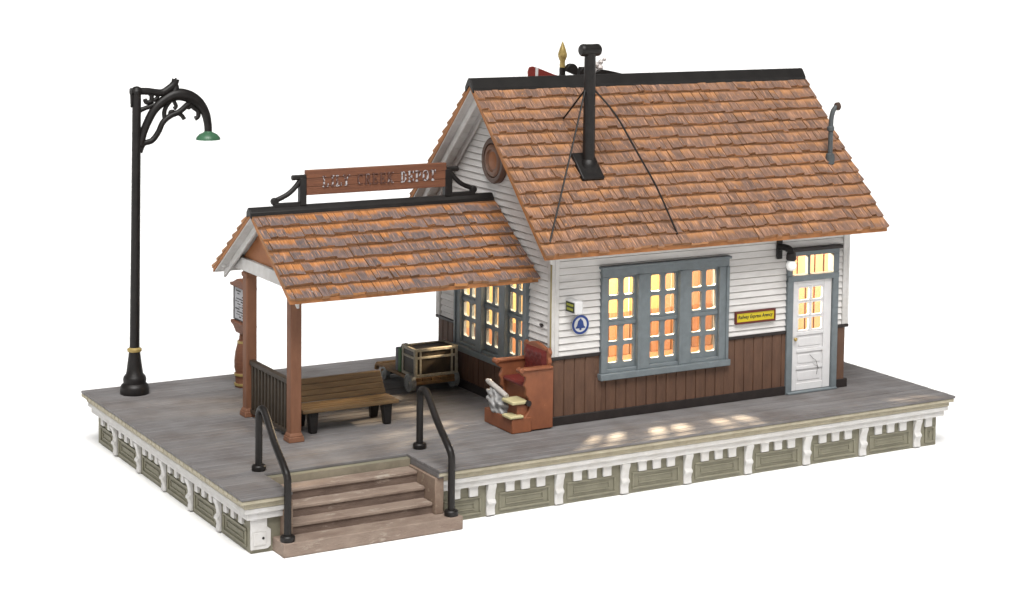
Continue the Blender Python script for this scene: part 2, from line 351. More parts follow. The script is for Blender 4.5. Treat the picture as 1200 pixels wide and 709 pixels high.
# edge mouldings, as swept steps: (outset from skirt plane, z0, z1)
def ring(mb, out, z0, z1, front=True, left=True, right=True, back=True, th=.2):
    xa, xb, ya, yb = -5.9 - out, 7.31 + out, -1.35 - out, 5.92 + out
    if front:
        mb.box(xa, NX0 - .012, ya, ya + th, z0, z1); mb.box(NX1 + .012, xb, ya, ya + th, z0, z1)
    if left: mb.box(xa + .001, xa + th, ya + th, yb, z0 + .001, z1 - .001)
    if right: mb.box(xb - th, xb - .001, ya + th, yb, z0 + .001, z1 - .001)
    if back: mb.box(xa + th, xb - th, yb - th, yb - .001, z0 + .001, z1 - .001)
e = MB(); ring(e, .225, -.115, -.046); ring(e, .165, -.20, -.117); e.build('edge_moulding', 'cream', plat, bevel=.018)
# notched plank ends below the deck on the left side
e = MB()
for k in range(41):
    a = PY0 + k * pw
    e.box(-5.9 - .238, -5.9 - .2, a + .016, a + pw - .02, -.11, -.047)
e.build('plank_ends', 'cream', plat, bevel=.008, seg=1)
f = MB(); ring(f, .15, -.275, -.202, th=.16); ring(f, .10, -.385, -.277, th=.11)
bays = [-3.15 + 1.249 * k for k in range(10)]      # bracket positions along the front
bx = [x for x in bays if -2.5 < x < 7.2]
def tooth(c): f.prism([(c - .118, -.384), (c + .118, -.384), (c + .09, -.40), (c + .078, -.43), (c + .08, -.56), (c - .074, -.56), (c - .078, -.43), (c - .09, -.40)], lambda a, b, d: (a, d, b), -1.40, -1.351)
def teeth_front(x0, x1):
    w = (x1 - x0)
    for q in (.25, .5, .75):
        c = x0 + w * q
        tooth(c)
allx = [bx[0] - 1.249] + bx
for x0, x1 in zip(allx[:-1], allx[1:]):
    if x0 < NX1:
        for q in (.5, .75):
            c = x0 + 1.249 * q
            tooth(c)
    else: teeth_front(x0 + .06, x1 - .06)
tooth(7.10)
by = [4.89 - 1.249 * k for k in range(5)]
ally = [5.92] + by + [-1.35]
for y1, y0 in zip(ally[:-1], ally[1:]):
    for q in ((.25, .5, .75) if y1 - y0 > 1.1 else (.3, .65)):
        c = y0 + (y1 - y0) * q
        f.box(-5.955, -5.901, c - .066, c + .066, -.53, -.384)
        f.box(7.311, 7.37, c - .06, c + .06, -.545, -.384)
f.build('frieze', 'trimwhite', plat, bevel=.016)
prof = [(0, -.386), (.10, -.386), (.10, -.43), (.07, -.50), (.05, -.60), (.05, -.64), (.085, -.67), (.09, -.705), (.06, -.735), (.045, -.80), (.06, -.9), (0, -.9)]
for x in bx:
    b = MB(); b.prism([(-1.35 - d, z) for d, z in prof], lambda a, z, w: (w, a, z), x - .075, x + .075); b.build('bracket', 'trimwhite', plat, bevel=.012)
for yy in by:
    b = MB(); b.prism([(-5.9 - d, z) for d, z in prof], lambda a, z, w: (a, w, z), yy - .07, yy + .07); b.build('bracket', 'trimwhite', plat, bevel=.012)
    b = MB(); b.prism([(7.31 + d, z) for d, z in prof], lambda a, z, w: (a, w, z), yy - .07, yy + .07); b.build('bracket', 'trimwhite', plat, bevel=.012)
def panel(fn, a0, a1, d, sgn):
    m = MB(); z0, z1 = -.86, -.57
    def rect(x0, x1, u0, u1, dep0, dep1): m.prism([(x0, u0), (x1, u0), (x1, u1), (x0, u1)], fn, dep0, dep1)
    w = .035
    for (x0, x1, u0, u1) in ((a0, a1, z0, z0 + w), (a0, a1, z1 - w, z1), (a0, a0 + w, z0 + w, z1 - w), (a1 - w, a1, z0 + w, z1 - w)):
        rect(x0, x1, u0, u1, d - sgn * .001, d + sgn * .028)
    q0, q1, v0, v1, w = a0 + .12, a1 - .12, z0 + .085, z1 - .085, .022
    for (x0, x1, u0, u1) in ((q0, q1, v0, v0 + w), (q0, q1, v1 - w, v1), (q0, q0 + w, v0 + w, v1 - w), (q1 - w, q1, v0 + w, v1 - w)):
        rect(x0, x1, u0, u1, d - sgn * .001, d + sgn * .022)
    m.build('panel', 'olive', plat, bevel=.010)
for x0, x1 in zip(allx[:-1], allx[1:]):
    lo = max(x0 + .16, NX1 + .2)
    panel(FY, lo, x1 - .16, -1.35, -1)
for y1, y0 in zip(ally[:-1], ally[1:]):
    panel(FX, y0 + .15, y1 - .15, -5.9, -1); panel(FX, y0 + .15, y1 - .15, 7.31, 1)
panel(FY, 7.04, 7.27, -1.35, -1)
# corner pilaster at the front left corner
c = MB(); c.prism([(-5.915, -.386), (-5.66, -.386), (-5.66, -.53), (-5.60, -.575), (-5.60, -.82), (-5.65, -.86), (-5.915, -.86)], lambda a, b, d: (a, d, b), -1.395, -1.351)
c.prism([(-5.88, -.60), (-5.68, -.60), (-5.68, -.80), (-5.88, -.80)], lambda a, b, d: (a, d, b), -1.41, -1.394)
c.build('corner_pilaster', 'trimwhite', plat, bevel=.012)
c = MB(); c.lathe([(.02, -1.418), (.02, -1.405)], (-5.73, 0, -.69), 12, 'Y'); c.build('bolt', 'darktrim', plat)

# ------------------------------------------------------------------ entrance steps
st = thing('entrance_steps', 'four brownstone steps cut into the platform front between two black handrails', 'steps', (-4.1, -1.2, -H))
lev = [(-.71, -1.79, -5.56, -2.60), (-.53, -1.45, -5.3, -2.955), (-.345, -1.18, -5.3, -2.955), (-.16, -.91, -5.3, -2.955)]
for k, (z, yn, xa, xb) in enumerate(lev):
    b = MB(); yb = [-1.24, -1.10, -.84, -.59][k]
    if k == 0: b.box(xa, xb, yn, yb, -H, z)
    else:
        b.box(xa, xb, yn, yb, z - .06, z)
    so = b.build('step', 'stone', st, bevel=.016)
    if k:
        b = MB(); b.box(xa, xb, yn + .03, yb, z - .215, z - .061); b.build('riser', 'riser', so)
for xa, xb in ((-5.44, -5.303), (-2.952, -2.80)):
    b = MB(); b.box(xa, xb, -1.52, NYB - .02, -.712, -.137); b.build('cheek_wall', 'stone2', st, bevel=.014)
b = MB(); b.box(-5.33, -2.93, NYB - .014, NYB + .0, -.19, -.05); b.build('top_riser', paint('grey_olive_riser', (.24, .21, .155), .6, (.15, .13, .095), .8, 4), st)

# ------------------------------------------------------------------ handrails
def handrail(x, label, x2):
    t = thing('handrail', label, 'handrail', (x, -.25, 0), 'bent black handrails beside the steps')
    yb, yf = -.26, -1.665
    pts = [(x, yb, 0), (x, yb, .5), (x, yb, .80), (x, yb - .03, .93), (x, yb - .14, .99), (x, yb - .28, .93), (x + (x2 - x) * .5, -1.02, .62), (x2, yf + .12, .35), (x2, yf + .02, .24), (x2, yf, .12), (x2, yf, -.3), (x2, yf, -.70)]
    r = MB(); r.tube(smooth_path(pts, 5), .056, 14); r.build('rail', 'black', t)
    for (yy, zz, xx) in ((yb, 0, x), (yf, -.71, x2)):
        c = MB(); c.lathe([(.105, 0), (.11, .02), (.11, .07), (.095, .09), (.07, .095)], (xx, yy, zz), 20); c.build('foot', 'black', t)
handrail(-5.34, 'bent black handrail by the platform corner, in front of the railed porch post', -5.45)
handrail(-2.60, 'bent black handrail in front of the bench, beside the pale cornice', -2.745)

# ------------------------------------------------------------------ depot
dep = thing('depot_building', 'white clapboard railway depot with brown wainscot, shingle roof and open porch', 'depot', (L_ / 2, YM, 0))
ZW = .155; ZRAIL = 1.13
WF = (.91, 3.54, .80, 2.63)     # window outer frame on the front (x0,x1,z0,z1)
WL = (.78, 3.43, .80, 2.63)     # window outer frame on the left (y0,y1,...)
DF = (4.84, 6.0, 0., 2.64)      # door frame outer
def clap(mb, fn, lims, z0, z1, holes, d, out):
    """clapboard courses; lims(z) -> (a0, a1); fn(a, z, depth); out = outward sign."""
    h = .118; n = max(1, round((z1 - z0) / h)); h = (z1 - z0) / n
    for k in range(n):
        zb, zt = z0 + k * h, z0 + (k + 1) * h - .017
        zs = sorted({zb, zt} | {v for hh in holes for v in (hh[2], hh[3]) if zb < v < zt})
        for za, zc in zip(zs[:-1], zs[1:]):
            segs = [('L', 'R')]
            a0, a1 = lims(za); b0, b1 = lims(zc)
            cuts = []
            for hh in holes:
                if hh[2] < (za + zc) / 2 < hh[3]: cuts.append((hh[0], hh[1]))
            cuts.sort(); spans = []; ca, cb = a0, b0
            for c0, c1 in cuts: spans.append((ca, c0, cb, c0)); ca = cb = c1
            spans.append((ca, a1, cb, b1))
            da = .032 * (zt - za) / h + .004; dc = .032 * (zt - zc) / h + .004
            for p0, p1, q0, q1 in spans:
                if p1 - p0 < .005: continue
                q1 = max(q1, q0 + .002)
                i_ = d - out * .02
                mb.hexa([fn(p0, za, i_), fn(p1, za, i_), fn(p1, za, d + out * da), fn(p0, za, d + out * da),
                         fn(q0, zc, i_), fn(q1, zc, i_), fn(q1, zc, d + out * dc), fn(q0, zc, d + out * dc)])
def backing(mb, fn, a0, a1, z0, z1, holes, d0, d1):
    xs = sorted({a0, a1} | {v for h in holes for v in h[:2]}); 
    for p, q in zip(xs[:-1], xs[1:]):
        hs = sorted([h for h in holes if h[0] < (p + q) / 2 < h[1]], key=lambda h: h[2]); z = z0
        for h in hs:
            if h[2] > z: mb.prism([(p, z), (q, z), (q, h[2]), (p, h[2])], fn, d0, d1)
            z = h[3]
        if z < z1: mb.prism([(p, z), (q, z), (q, z1), (p, z1)], fn, d0, d1)
hf = (WF[0] + .07, WF[1] - .07, WF[2] - .03, WF[3] - .06); hl = (WL[0] + .07, WL[1] - .07, WL[2] - .03, WL[3] - .06)
hd = (DF[0] + .08, DF[1] - .08, -.01, DF[3] - .08)
slope = (ZR - ZE) / (YM + OE)
def gl(z):        # gable limits on the end walls
    zt = ZE + slope * OE - .1
    if z <= zt: return (.0, W_)
    k = (z - zt) / slope
    return (k, W_ - k) if k < YM else (YM - .001, YM + .001)
FR = lambda a, z, d: (d, a, z)
def wall_part(fn, lims, top, holes, d, out, a0, a1, tri):
    w = MB(); clap(w, fn, lims, ZRAIL + .02, top, holes, d, out); wo = w.build('clapboard_wall', 'siding', dep, smooth=0)
    w = MB(); d0, d1 = d - out * .012, d - out * .12
    backing(w, fn, a0, a1, 0, 3.5, holes, d0, d1)
    if tri: w.prism([(.05, 3.501), (W_ - .05, 3.501), (YM, 5.42)], fn, d0, d1)
    w.build('sheathing', 'groove', wo, smooth=0)
wall_part(FY, lambda z: (.06, L_ - .06), 3.5, [hf, hd], 0, -1, .13, L_ - .13, False)
wall_part(FX, lambda z: (gl(z)[0] + .06 if z < 3.05 else gl(z)[0], gl(z)[1] - .06 if z < 3.05 else gl(z)[1]), 5.4, [hl], 0, -1, .02, W_ - .02, True)
wall_part(FR, lambda z: gl(z), 5.4, [], L_, 1, .02, W_ - .02, True)
wall_part(FY, lambda z: (.06, L_ - .06), 3.5, [], W_, 1, .13, L_ - .13, False)
m = MB(); m.tube(smooth_path([(-.03, .36, 1.66), (-.06, .33, 1.68), (-.055, .30, 1.65), (-.045, .26, 1.67)], 4), .016, 8); m.box(-.05, -.03, .29, .34, 1.65, 1.69); m.build('wall_hook', 'darktrim', dep)
# wainscot boards
def boards(fn, a0, a1, d, out, skips, low=(0, 0)):
    m = MB(); n = round((a1 - a0) / .205); w = (a1 - a0) / n
    for k in range(n):
        p, q = a0 + k * w + .010, a0 + (k + 1) * w - .010
        for s0, s1 in skips:
            if p < s0 < q: q = s0
            if p < s1 < q: p = s1
            if s0 <= p and q <= s1: p = q = None; break
        if p is None or q - p < .01: continue
        zt_ = WF[2] - .07 if low[0] < (p + q) / 2 < low[1] else ZRAIL
        if p < low[0] < q: q = low[0] + .04
        if p < low[1] < q: p = low[1] - .04; zt_ = ZRAIL
        m.prism([(p, ZW - .02), (q, ZW - .02), (q, zt_), (p, zt_)], fn, d - out * .03, d + out * .034)
    for s0, s1 in zip([a0] + [s[1] for s in skips], [s[0] for s in skips] + [a1]):
        if s1 - s0 > .02:
            xs_ = [s0 + .003, s1 - .003]
            if s0 < low[0] < s1: xs_ = [s0 + .003, low[0] + .05, low[1] - .05, s1 - .003]
            for w0, w1 in zip(xs_[:-1], xs_[1:]):
                zt_ = WF[2] - .08 if low[0] < (w0 + w1) / 2 < low[1] else ZRAIL - .01
                m.prism([(w0, 0.0), (w1, 0.), (w1, zt_), (w0, zt_)], fn, d - out * .021, d + out * .016)
    return m
boards(FY, 0.0, L_, 0, -1, [(DF[0] + .02, DF[1] - .02)], WF[:2]).build('wainscot', 'brown', dep, bevel=.006, seg=1)
boards(FX, -.03, W_, 0, -1, [], WL[:2]).build('wainscot', 'brown', dep, bevel=.006, seg=1)
boards(FX, 0, W_, L_, 1, []).build('wainscot', 'brown', dep, bevel=.006, seg=1)
boards(FY, 0, L_, W_, 1, []).build('wainscot', 'brown', dep, bevel=.006, seg=1)
def band(name, z0, z1, o, rail, mat, bev=.008):
    runs = [(-o, WF[0] + .02), (WF[1] - .02, DF[0] + .01), (DF[1] - .01, L_ + o)] if rail else [(-o, DF[0] + .01), (DF[1] - .01, L_ + o)]
    bx_ = [(a, b, -o, .02, z0, z1) for a, b in runs]
    for a, b in ([(.021, WL[0] + .02), (WL[1] - .02, W_ - .021)] if rail else [(.021, W_ - .021)]): bx_.append((-o, .02, a, b, z0, z1))
    bx_ += [(L_ - .02, L_ + o, .021, W_ - .021, z0, z1), (-o, L_ + o, W_ - .02, W_ + o, z0, z1)]
    for q in bx_:
        m = MB(); m.box(*q); m.build(name, mat, dep, bevel=bev)
band('baseboard', 0, ZW, .06, False, 'darktrim'); band('wainscot_rail', ZRAIL - .012, ZRAIL + .045, .062, True, 'darktrim', .012)
zc0, zc1 = ZRAIL + .047, 2.98
for q_, bx2 in enumerate([((-.056, 0, -.056, .085, zc0, zc1 + .1), (.001, .085, -.056, 0, zc0, zc1)), ((L_, L_ + .056, -.056, .085, zc0, zc1), (L_ - .085, L_ - .001, -.056, 0, zc0, zc1)),
            ((-.056, 0, W_ - .085, W_ + .056, zc0, zc1), (.001, .085, W_, W_ + .056, zc0, zc1)), ((L_, L_ + .056, W_ - .085, W_ + .056, zc0, zc1), (L_ - .085, L_ - .001, W_, W_ + .056, zc0, zc1))]):
    cb = MB()
    for q in bx2: cb.box(*q)
    cb.build('corner_board', 'trimwhite', dep, bevel=.008)
cs = MB(); cs.box(-.062, -.0565, -.045, .0, zc0 + .02, zc1); cs.build('corner_strip', paint('yellowed_seam', (.36, .30, .14), .6), dep)

# triple windows ----------------------------------------------------------
def triple_window(fn, w, sgn, label):
    a0, a1, z0, z1 = w; T = a1 - a0; d = 0.0
    def rect(m, p, q, u, v, e0, e1): m.prism([(p, u), (q, u), (q, v), (p, v)], fn, e0 * sgn, e1 * sgn)
    fr = MB(); out = .085
    sash = [(.052, .275), (.375, .60), (.70, .925)]
    ss = [(a0 + T * p, a0 + T * q) for p, q in sash]
    zt, zb = z1 - .165, z0 + .06
    edges = [a0] + [v for s in ss for v in s] + [a1]
    rect(fr, a0, a1, zt, z1 - .03, -.055, out)                               # head
    rect(fr, a0 - .025, a1 + .025, z1 - .032, z1 + .015, .0, out + .04)    # drip cap
    for i in range(0, 8, 2): rect(fr, edges[i], edges[i + 1], z0 - .0, zt + .001, -.054, out - .001 * (i + 1))
    for i in (2, 4):                                                       # raised bead at the side of each mullion
        rect(fr, edges[i] + .0, edges[i] + .05, z0, zt, out - .01, out + .022)
    rect(fr, a1 - .06, a1, z0, zt, out - .01, out + .02)
    rect(fr, a0 + .01, a1 - .01, z0 - .005, zb - .0, -.053, out - .012)
    wobj = fr.build('window', 'blue', dep, bevel=.010)
    wobj['label'] = label
    sl = MB(); rect(sl, a0 - .03, a1 + .03, z0 - .115, z0 + .0, .0, out + .05); sl.build('sill', 'blue', wobj, bevel=.014)
    zmid = zb + (zt - zb) * .505
    for (p, q) in ss:
        sm = MB(); gm = MB()
        cw = (q - p) / 2
        for r_, (u, v) in enumerate([(zb, zb + .425), (zb + .425, zmid - .02), (zmid - .02, zmid + .41), (zmid + .41, zt)]):
            for c_ in range(2):
                x0 = p + c_ * cw; x1 = x0 + cw
                hx0 = x0 + (.035 if c_ == 0 else .045); hx1 = x1 - (.045 if c_ == 0 else .035)
                lo = u + (.10 if r_ == 0 else .07 if r_ == 2 else .045); hi = v - (.03 if r_ in (0, 2) else .05)
                sm.holed(fn, x0 + .0005, x1 - .0005, u + .0005, v - .0005, hx0, hx1, lo, hi, .012 * sgn, -.045 * sgn, .045)
        rect(gm, p + .01, q - .01, zb + .03, zt - .01, -.046, -.050)
        rect(sm, p + .002, q - .002, zmid - .055, zmid + .005, .0, .035)  # meeting rail
        sm.build('sash', 'blue', wobj, bevel=.0); gm.build('pane', 'glass', wobj, smooth=0)
    return wobj
triple_window(FY, WF, -1, 'triple blue grey window on the front wall')
triple_window(FX, WL, -1, 'triple blue grey window under the porch')

# door --------------------------------------------------------------------
df = MB(); a0, a1, z1 = DF[0], DF[1], DF[3]
for (p, q, u, v, e0, e1) in ((a0, a0 + .135, 0, 2.12, .1, -.075), (a1 - .125, a1, 0, 2.12, .1, -.075), (a0, a1, 2.06, 2.165, .1, -.085),
                             (a0, a0 + .11, 2.166, 2.52, .1, -.075), (a1 - .13, a1, 2.166, 2.52, .1, -.075), (a0, a1, 2.521, z1 - .03, .1, -.08), (5.30, 5.36, 2.166, 2.52, .04, -.05)):
    df.prism([(p, u), (q, u), (q, v), (p, v)], FY, e0, e1)
dfr = df.build('door_frame', 'blue', dep, bevel=.010)
m = MB(); m.box(a0 - .03, a1 + .03, -.15, .02, z1 - .03, z1 + .035); m.build('drip_cap', 'darktrim', dfr, bevel=.012)
m = MB(); m.box(a0 + .02, a1 - .02, -.13, .1, 0.002, .035); m.build('threshold', 'blue', dfr, bevel=.008)
m = MB(); m.box(a0 + .1, a1 - .12, .0, .006, 2.17, 2.52); m.build('transom_pane', 'glass', dfr, smooth=0)
dr = MB(); p0, p1 = a0 + .14, a1 - .13
g0, g1 = p0 + .12, p1 - .17
dr.prism([(p0, .04), (g0, .04), (g0, 2.05), (p0, 2.05)], FY, .03, -.03); dr.prism([(g1, .04), (p1, .04), (p1, 2.05), (g1, 2.05)], FY, .03, -.03)
zs = [.04, .17, .42, .485, .735, .80, 1.05, 1.115]
for k in (0, 2, 4, 6): dr.prism([(g0, zs[k]), (g1, zs[k]), (g1, zs[k + 1]), (g0, zs[k + 1])], FY, .029, -.029)
for k in (1, 3, 5):
    dr.prism([(g0, zs[k]), (g1, zs[k]), (g1, zs[k + 1]), (g0, zs[k + 1])], FY, .028, -.004)
    dr.prism([(g0 + .05, zs[k] + .045), (g1 - .05, zs[k] + .045), (g1 - .05, zs[k + 1] - .045), (g0 + .05, zs[k + 1] - .045)], FY, .0, -.016)
dr.prism([(g0, 1.95), (g1, 1.95), (g1, 2.05), (g0, 2.05)], FY, .029, -.029)
gw, gh = (g1 - g0) / 2, (1.95 - 1.115) / 3
for c_ in range(2):
    for r_ in range(3):
        x, z = g0 + c_ * gw, 1.115 + r_ * gh
        dr.holed(FY, x + .0005, x + gw - .0005, z + .0005, z + gh - .0005, x + .035, x + gw - .035, z + .03, z + gh - .03, -.02, .02, .035)
drm = dr.build('door', paint('white_door_paint', (.66, .65, .65), .5, (.56, .55, .55), .5, 6), dep, bevel=.008)
m = MB(); m.box(g0, g1, .003, .008, 1.12, 1.95); m.build('pane', 'glass', drm, smooth=0)
m = MB(); m.lathe([(.012, -.03), (.012, -.06), (.034, -.066), (.036, -.085), (.02, -.1)], (p0 + .06, 0, 1.0), 14, 'Y'); m.build('knob', 'gold', drm)
m = MB(); m.tube(smooth_path([(p0 + .42, -.034, .68), (p0 + .50, -.036, .60), (p0 + .56, -.036, .56), (p0 + .60, -.036, .44), (p0 + .585, -.036, .30)], 4), .0042, 6)
m.tube([(p0 + .50, -.036, .50), (p0 + .60, -.036, .46)], .0036, 6); m.tube([(p0 + .6, -.036, .46), (p0 + .63, -.036, .40)], .0036, 6); m.build('crack', paint('grey_scratch', (.10, .095, .09), .7), drm)

# round gable vent --------------------------------------------------------
oc = MB(); oc.lathe([(.0, .0), (.41, .0), (.41, -.07), (.38, -.10), (.31, -.10), (.29, -.06), (.0, -.06)], (-.03, 1.98, 4.29), 40, 'X')
ov = oc.build('round_vent', 'oculus1', dep)
oc = MB(); oc.lathe([(.18, .0), (.285, .0), (.285, -.03), (.25, -.05), (.20, -.05), (.18, -.02)], (-.09, 1.98, 4.29), 36, 'X'); oc.build('vent_ring', 'oculus2', ov)
oc = MB(); oc.lathe([(.0, .0), (.175, .0), (.175, -.012), (.12, -.035), (0.0, -.04)], (-.091, 1.98, 4.29), 32, 'X'); oc.build('vent_centre', 'oculus3', ov)

# roofs -------------------------------------------------------------------
def roof(parent, xa, xb, ym, half, zr, ze, mat, rows, wmin, wmax, seed, capr):
    rg = random.Random(seed)
    Ls = math.hypot(half, zr - ze)
    sh = MB(); th = .012
    for sg in (-1, 1):
        dv = Vector((0, sg * half, -(zr - ze))).normalized(); nv = Vector((0, sg * (zr - ze), half)).normalized()
        P0 = Vector((0, ym, zr))
        def pt(x, t, n): q = P0 + dv * t + nv * n; return (x, q.y, q.z)
        e_ = Ls / (rows - .55)
        for k in range(rows):
            t1 = Ls - k * e_; t0 = max(t1 - e_ - .07, .0)
            if t1 < .17: continue
            x = xa; first = True
            while x < xb - .001:
                w = rg.uniform(wmin, wmax)
                if first: w *= rg.uniform(.4, 1.); first = False
                x2 = min(x + w, xb)
                if xb - x2 < wmin * .5: x2 = xb
                j = rg.uniform(-.032, .016); j2 = j + rg.uniform(-.02, .02); hgt = rg.uniform(.040, .064); tl = rg.uniform(-.008, .008)
                skew = rg.uniform(-.006, .006)
                g0 = x + .0035 + skew; g1 = x2 - .0035 - skew
                A = [pt(g0, t0, .0), pt(g1, t0, .0), pt(g1, t1 + j2, hgt + tl), pt(g0, t1 + j, hgt - tl), pt(g0, t0, -.02), pt(g1, t0, -.02), pt(g1, t1 + j2, -.0), pt(g0, t1 + j, -.0)]
                tone = (rg.random(), rg.random(), rg.random()); u0 = rg.uniform(0, 50); wv = g1 - g0
                f_top = .07 / (e_ + .07) if t1 - e_ - .07 > 0 else 0
                v0 = -f_top * 1.3
                top_uv = [(u0, v0), (u0 + wv, v0), (u0 + wv, 1), (u0, 1)]
                butt = [(u0, 1.0)] * 4; side = [(u0, 1.1)] * 4
                sh.add(A, [(0, 1, 2, 3), (3, 2, 6, 7), (0, 3, 7, 4), (1, 5, 6, 2)], [top_uv, [(u0, 1.1)] * 4, side, side], tone)
                x = x2
    so = sh.build('shingles', mat, parent, bevel=0, smooth=0)
    return so
def roof_shell(parent, xa, xb, ym, half, zr, ze, close_right, deep=.2):
    """boarded deck with white underside, and white barge boards."""
    k = (zr - ze) / half; sec = math.hypot(1, k)
    t = .075 * sec; ee = .03; xr = xb - .012 if close_right else xb - .006
    def slab(name, mat, h0, h1, e_, x0, x1, bev=0):
        d = MB()
        for sg in (-1, 1):
            yo = ym + sg * (half - e_); zo = zr - k * (half - e_)
            d.prism([(ym, zr - h0), (yo, zo - h0), (yo, zo - h1), (ym, zr - h1)], lambda a, b, q: (q, a, b), x0, x1)
        return d.build(name, mat, parent, smooth=0, bevel=bev)
    slab('underlay', 'underlay', .001, .012, .05, xa + .03, xr - .02)
    slab('roof_edge', 'roofedge', .013, t - .012, ee, xa + .006, xr)
    slab('roof_deck', 'trimwhite', t - .011, t + .02, ee + .05, xa + .022, xr - .02)
    t += .021
    for xx in ([xa + .17, xb - .22] if close_right else [xa + .16]):
        for sg in (-1, 1):
            b = MB()
            cut = .12 if xx < 0 else .34
            yo = ym + sg * (half - cut); zo = zr - k * (half - cut); dp = deep * sec
            b.prism([(ym + sg * .001, zr - t), (yo, zo - t), (yo, zo - t - dp * .85), (ym + sg * .001, zr - t - dp)], lambda a, c_, q: (q, a, c_), xx, xx + .05)
            b.build('barge_board', 'trimwhite', parent, bevel=.012)
def ridge_cap(parent, xa, xb, ym, zr, k, w, name='ridge_cap'):
    c = MB(); n = Vector((0, -k, 1)).normalized()
    o1 = .095
    poly = [(ym - w, zr - k * w + o1), (ym - .05, zr + .085), (ym - .025, zr + .105), (ym + .025, zr + .105), (ym + .05, zr + .085), (ym + w, zr - k * w + o1), (ym + w, zr - k * w - .0), (ym, zr - .02), (ym - w, zr - k * w - .0)]
    c.prism(poly, lambda a, b, q: (q, a, b), xa, xb)
    return c.build(name, 'ridge', parent, bevel=.012)
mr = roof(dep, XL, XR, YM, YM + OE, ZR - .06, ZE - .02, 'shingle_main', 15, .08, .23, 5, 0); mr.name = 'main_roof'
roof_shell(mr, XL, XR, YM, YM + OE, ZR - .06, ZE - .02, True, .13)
ridge_cap(mr, XL - .02, XR - .02, YM, ZR - .07, slope, .15)
# lined soffit boards in the left overhang
k = slope
for sg in (-1, 1):
    sb = MB()
    n = 16
    for i in range(n):
        t0, t1 = i / n * (YM + OE - .15), (i + 1) / n * (YM + OE - .15) - .012
        zt0, zt1 = ZR - .06 - k * t0 - .132, ZR - .06 - k * t1 - .132
        sb.prism([(YM + sg * t0, zt0), (YM + sg * t1, zt1), (YM + sg * t1, zt1 - .03), (YM + sg * t0, zt0 - .03)], lambda a, b, q: (q, a, b), XL + .225, -.06)
    sb.build('soffit', 'trimwhite', mr, bevel=.004, seg=1)
fm = MB()
for sg in (-1, 1):
    y1 = YM + sg * (YM - .02); zz1 = ZR - .06 - k * (YM - .02)
    fm.prism([(YM + sg * .001, ZR - .21), (y1, zz1 - .15), (y1, zz1 - .28), (YM + sg * .001, ZR - .34)], lambda a, b, q: (q, a, b), -.1, -.045)
fm.build('gable_moulding', 'trimwhite', dep, bevel=.012)

# porch -------------------------------------------------------------------
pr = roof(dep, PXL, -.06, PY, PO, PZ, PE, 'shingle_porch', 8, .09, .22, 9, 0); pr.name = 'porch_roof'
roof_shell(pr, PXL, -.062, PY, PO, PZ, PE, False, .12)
kp = (PZ - PE) / PO
ridge_cap(pr, PXL - .02, -.07, PY, PZ - .03, kp, .10)
gp = MB(); zb_ = 2.70
gp.prism([(PY - (PZ - .16 - zb_) / kp, zb_), (PY + (PZ - .16 - zb_) / kp, zb_), (PY, PZ - .16)], lambda a, b, q: (q, a, b), -4.24, -4.18); gp.build('gable_panel', 'gable', pr)
yA, yB = 1.118, 3.04
bm_ = MB(); bm_.box(-4.30, -4.08, yA - .42, yB + .42, 2.50, 2.72); bm_.build('end_beam', 'trimwhite', pr, bevel=.014)
for yy in (yA, yB):
    bm_ = MB(); bm_.box(-4.075, -.07, yy - .09, yy + .09, 2.42, 2.62); bm_.build('side_beam', 'trimwhite', pr, bevel=.012)
for yy0, yy1 in ((PY - PO + .12, yA - .425), (yB + .425, PY + PO - .12)):
    bm_ = MB(); bm_.box(-4.50, -4.08, yy0, yy1, 2.50, 2.56); bm_.build('eave_return', 'trimwhite', pr, bevel=.01)
cl = MB()
for i in range(12):
    for sg in (-1, 1):
        t0, t1 = i / 12 * 1.5 + .05, (i + 1) / 12 * 1.5 + .04
        cl.prism([(PY + sg * t0, PZ - kp * t0 - .095), (PY + sg * t1, PZ - kp * t1 - .095), (PY + sg * t1, PZ - kp * t1 - .115), (PY + sg * t0, PZ - kp * t0 - .115)], lambda a, b, q: (q, a, b), -4.17, -.075)
cl.build('ceiling_boards', 'trimwhite', pr, bevel=.0)
for yy in (yA, yB):
    p = MB(); x = -4.185; w = .095
    p.box(x - w, x + w, yy - w, yy + w, .0, 2.5)
    po = p.build('porch_post', 'post', dep, bevel=.018)
    p = MB(); p.hexa([(x - .135, yy - .135, 0), (x + .135, yy - .135, 0), (x + .135, yy + .135, 0), (x - .135, yy + .135, 0), (x - .125, yy - .125, .09), (x + .125, yy - .125, .09), (x + .125, yy + .125, .09), (x - .125, yy + .125, .09)])
    p.hexa([(x - .12, yy - .12, .09), (x + .12, yy - .12, .09), (x + .12, yy + .12, .09), (x - .12, yy + .12, .09), (x - .096, yy - .096, .15), (x + .096, yy - .096, .15), (x + .096, yy + .096, .15), (x - .096, yy + .096, .15)])
    p.build('post_base', 'post', po, bevel=.012)
    p = MB(); p.box(x - .11, x + .11, yy - .11, yy + .11, 2.40, 2.475); p.build('post_cap', 'post', po, bevel=.012)
rl = MB(); x = -4.185
rl.box(x - .045, x + .045, yA + .09, yB - .09, .90, .985); rl.box(x - .035, x + .035, yA + .09, yB - .09, .07, .14)
n = 12
for i in range(n):
    yy = yA + .17 + (yB - yA - .34) * i / (n - 1); rl.box(x - .03, x + .03, yy - .03, yy + .03, .139, .901)
rl.build('porch_railing', 'rubber', dep, bevel=.008, seg=1)

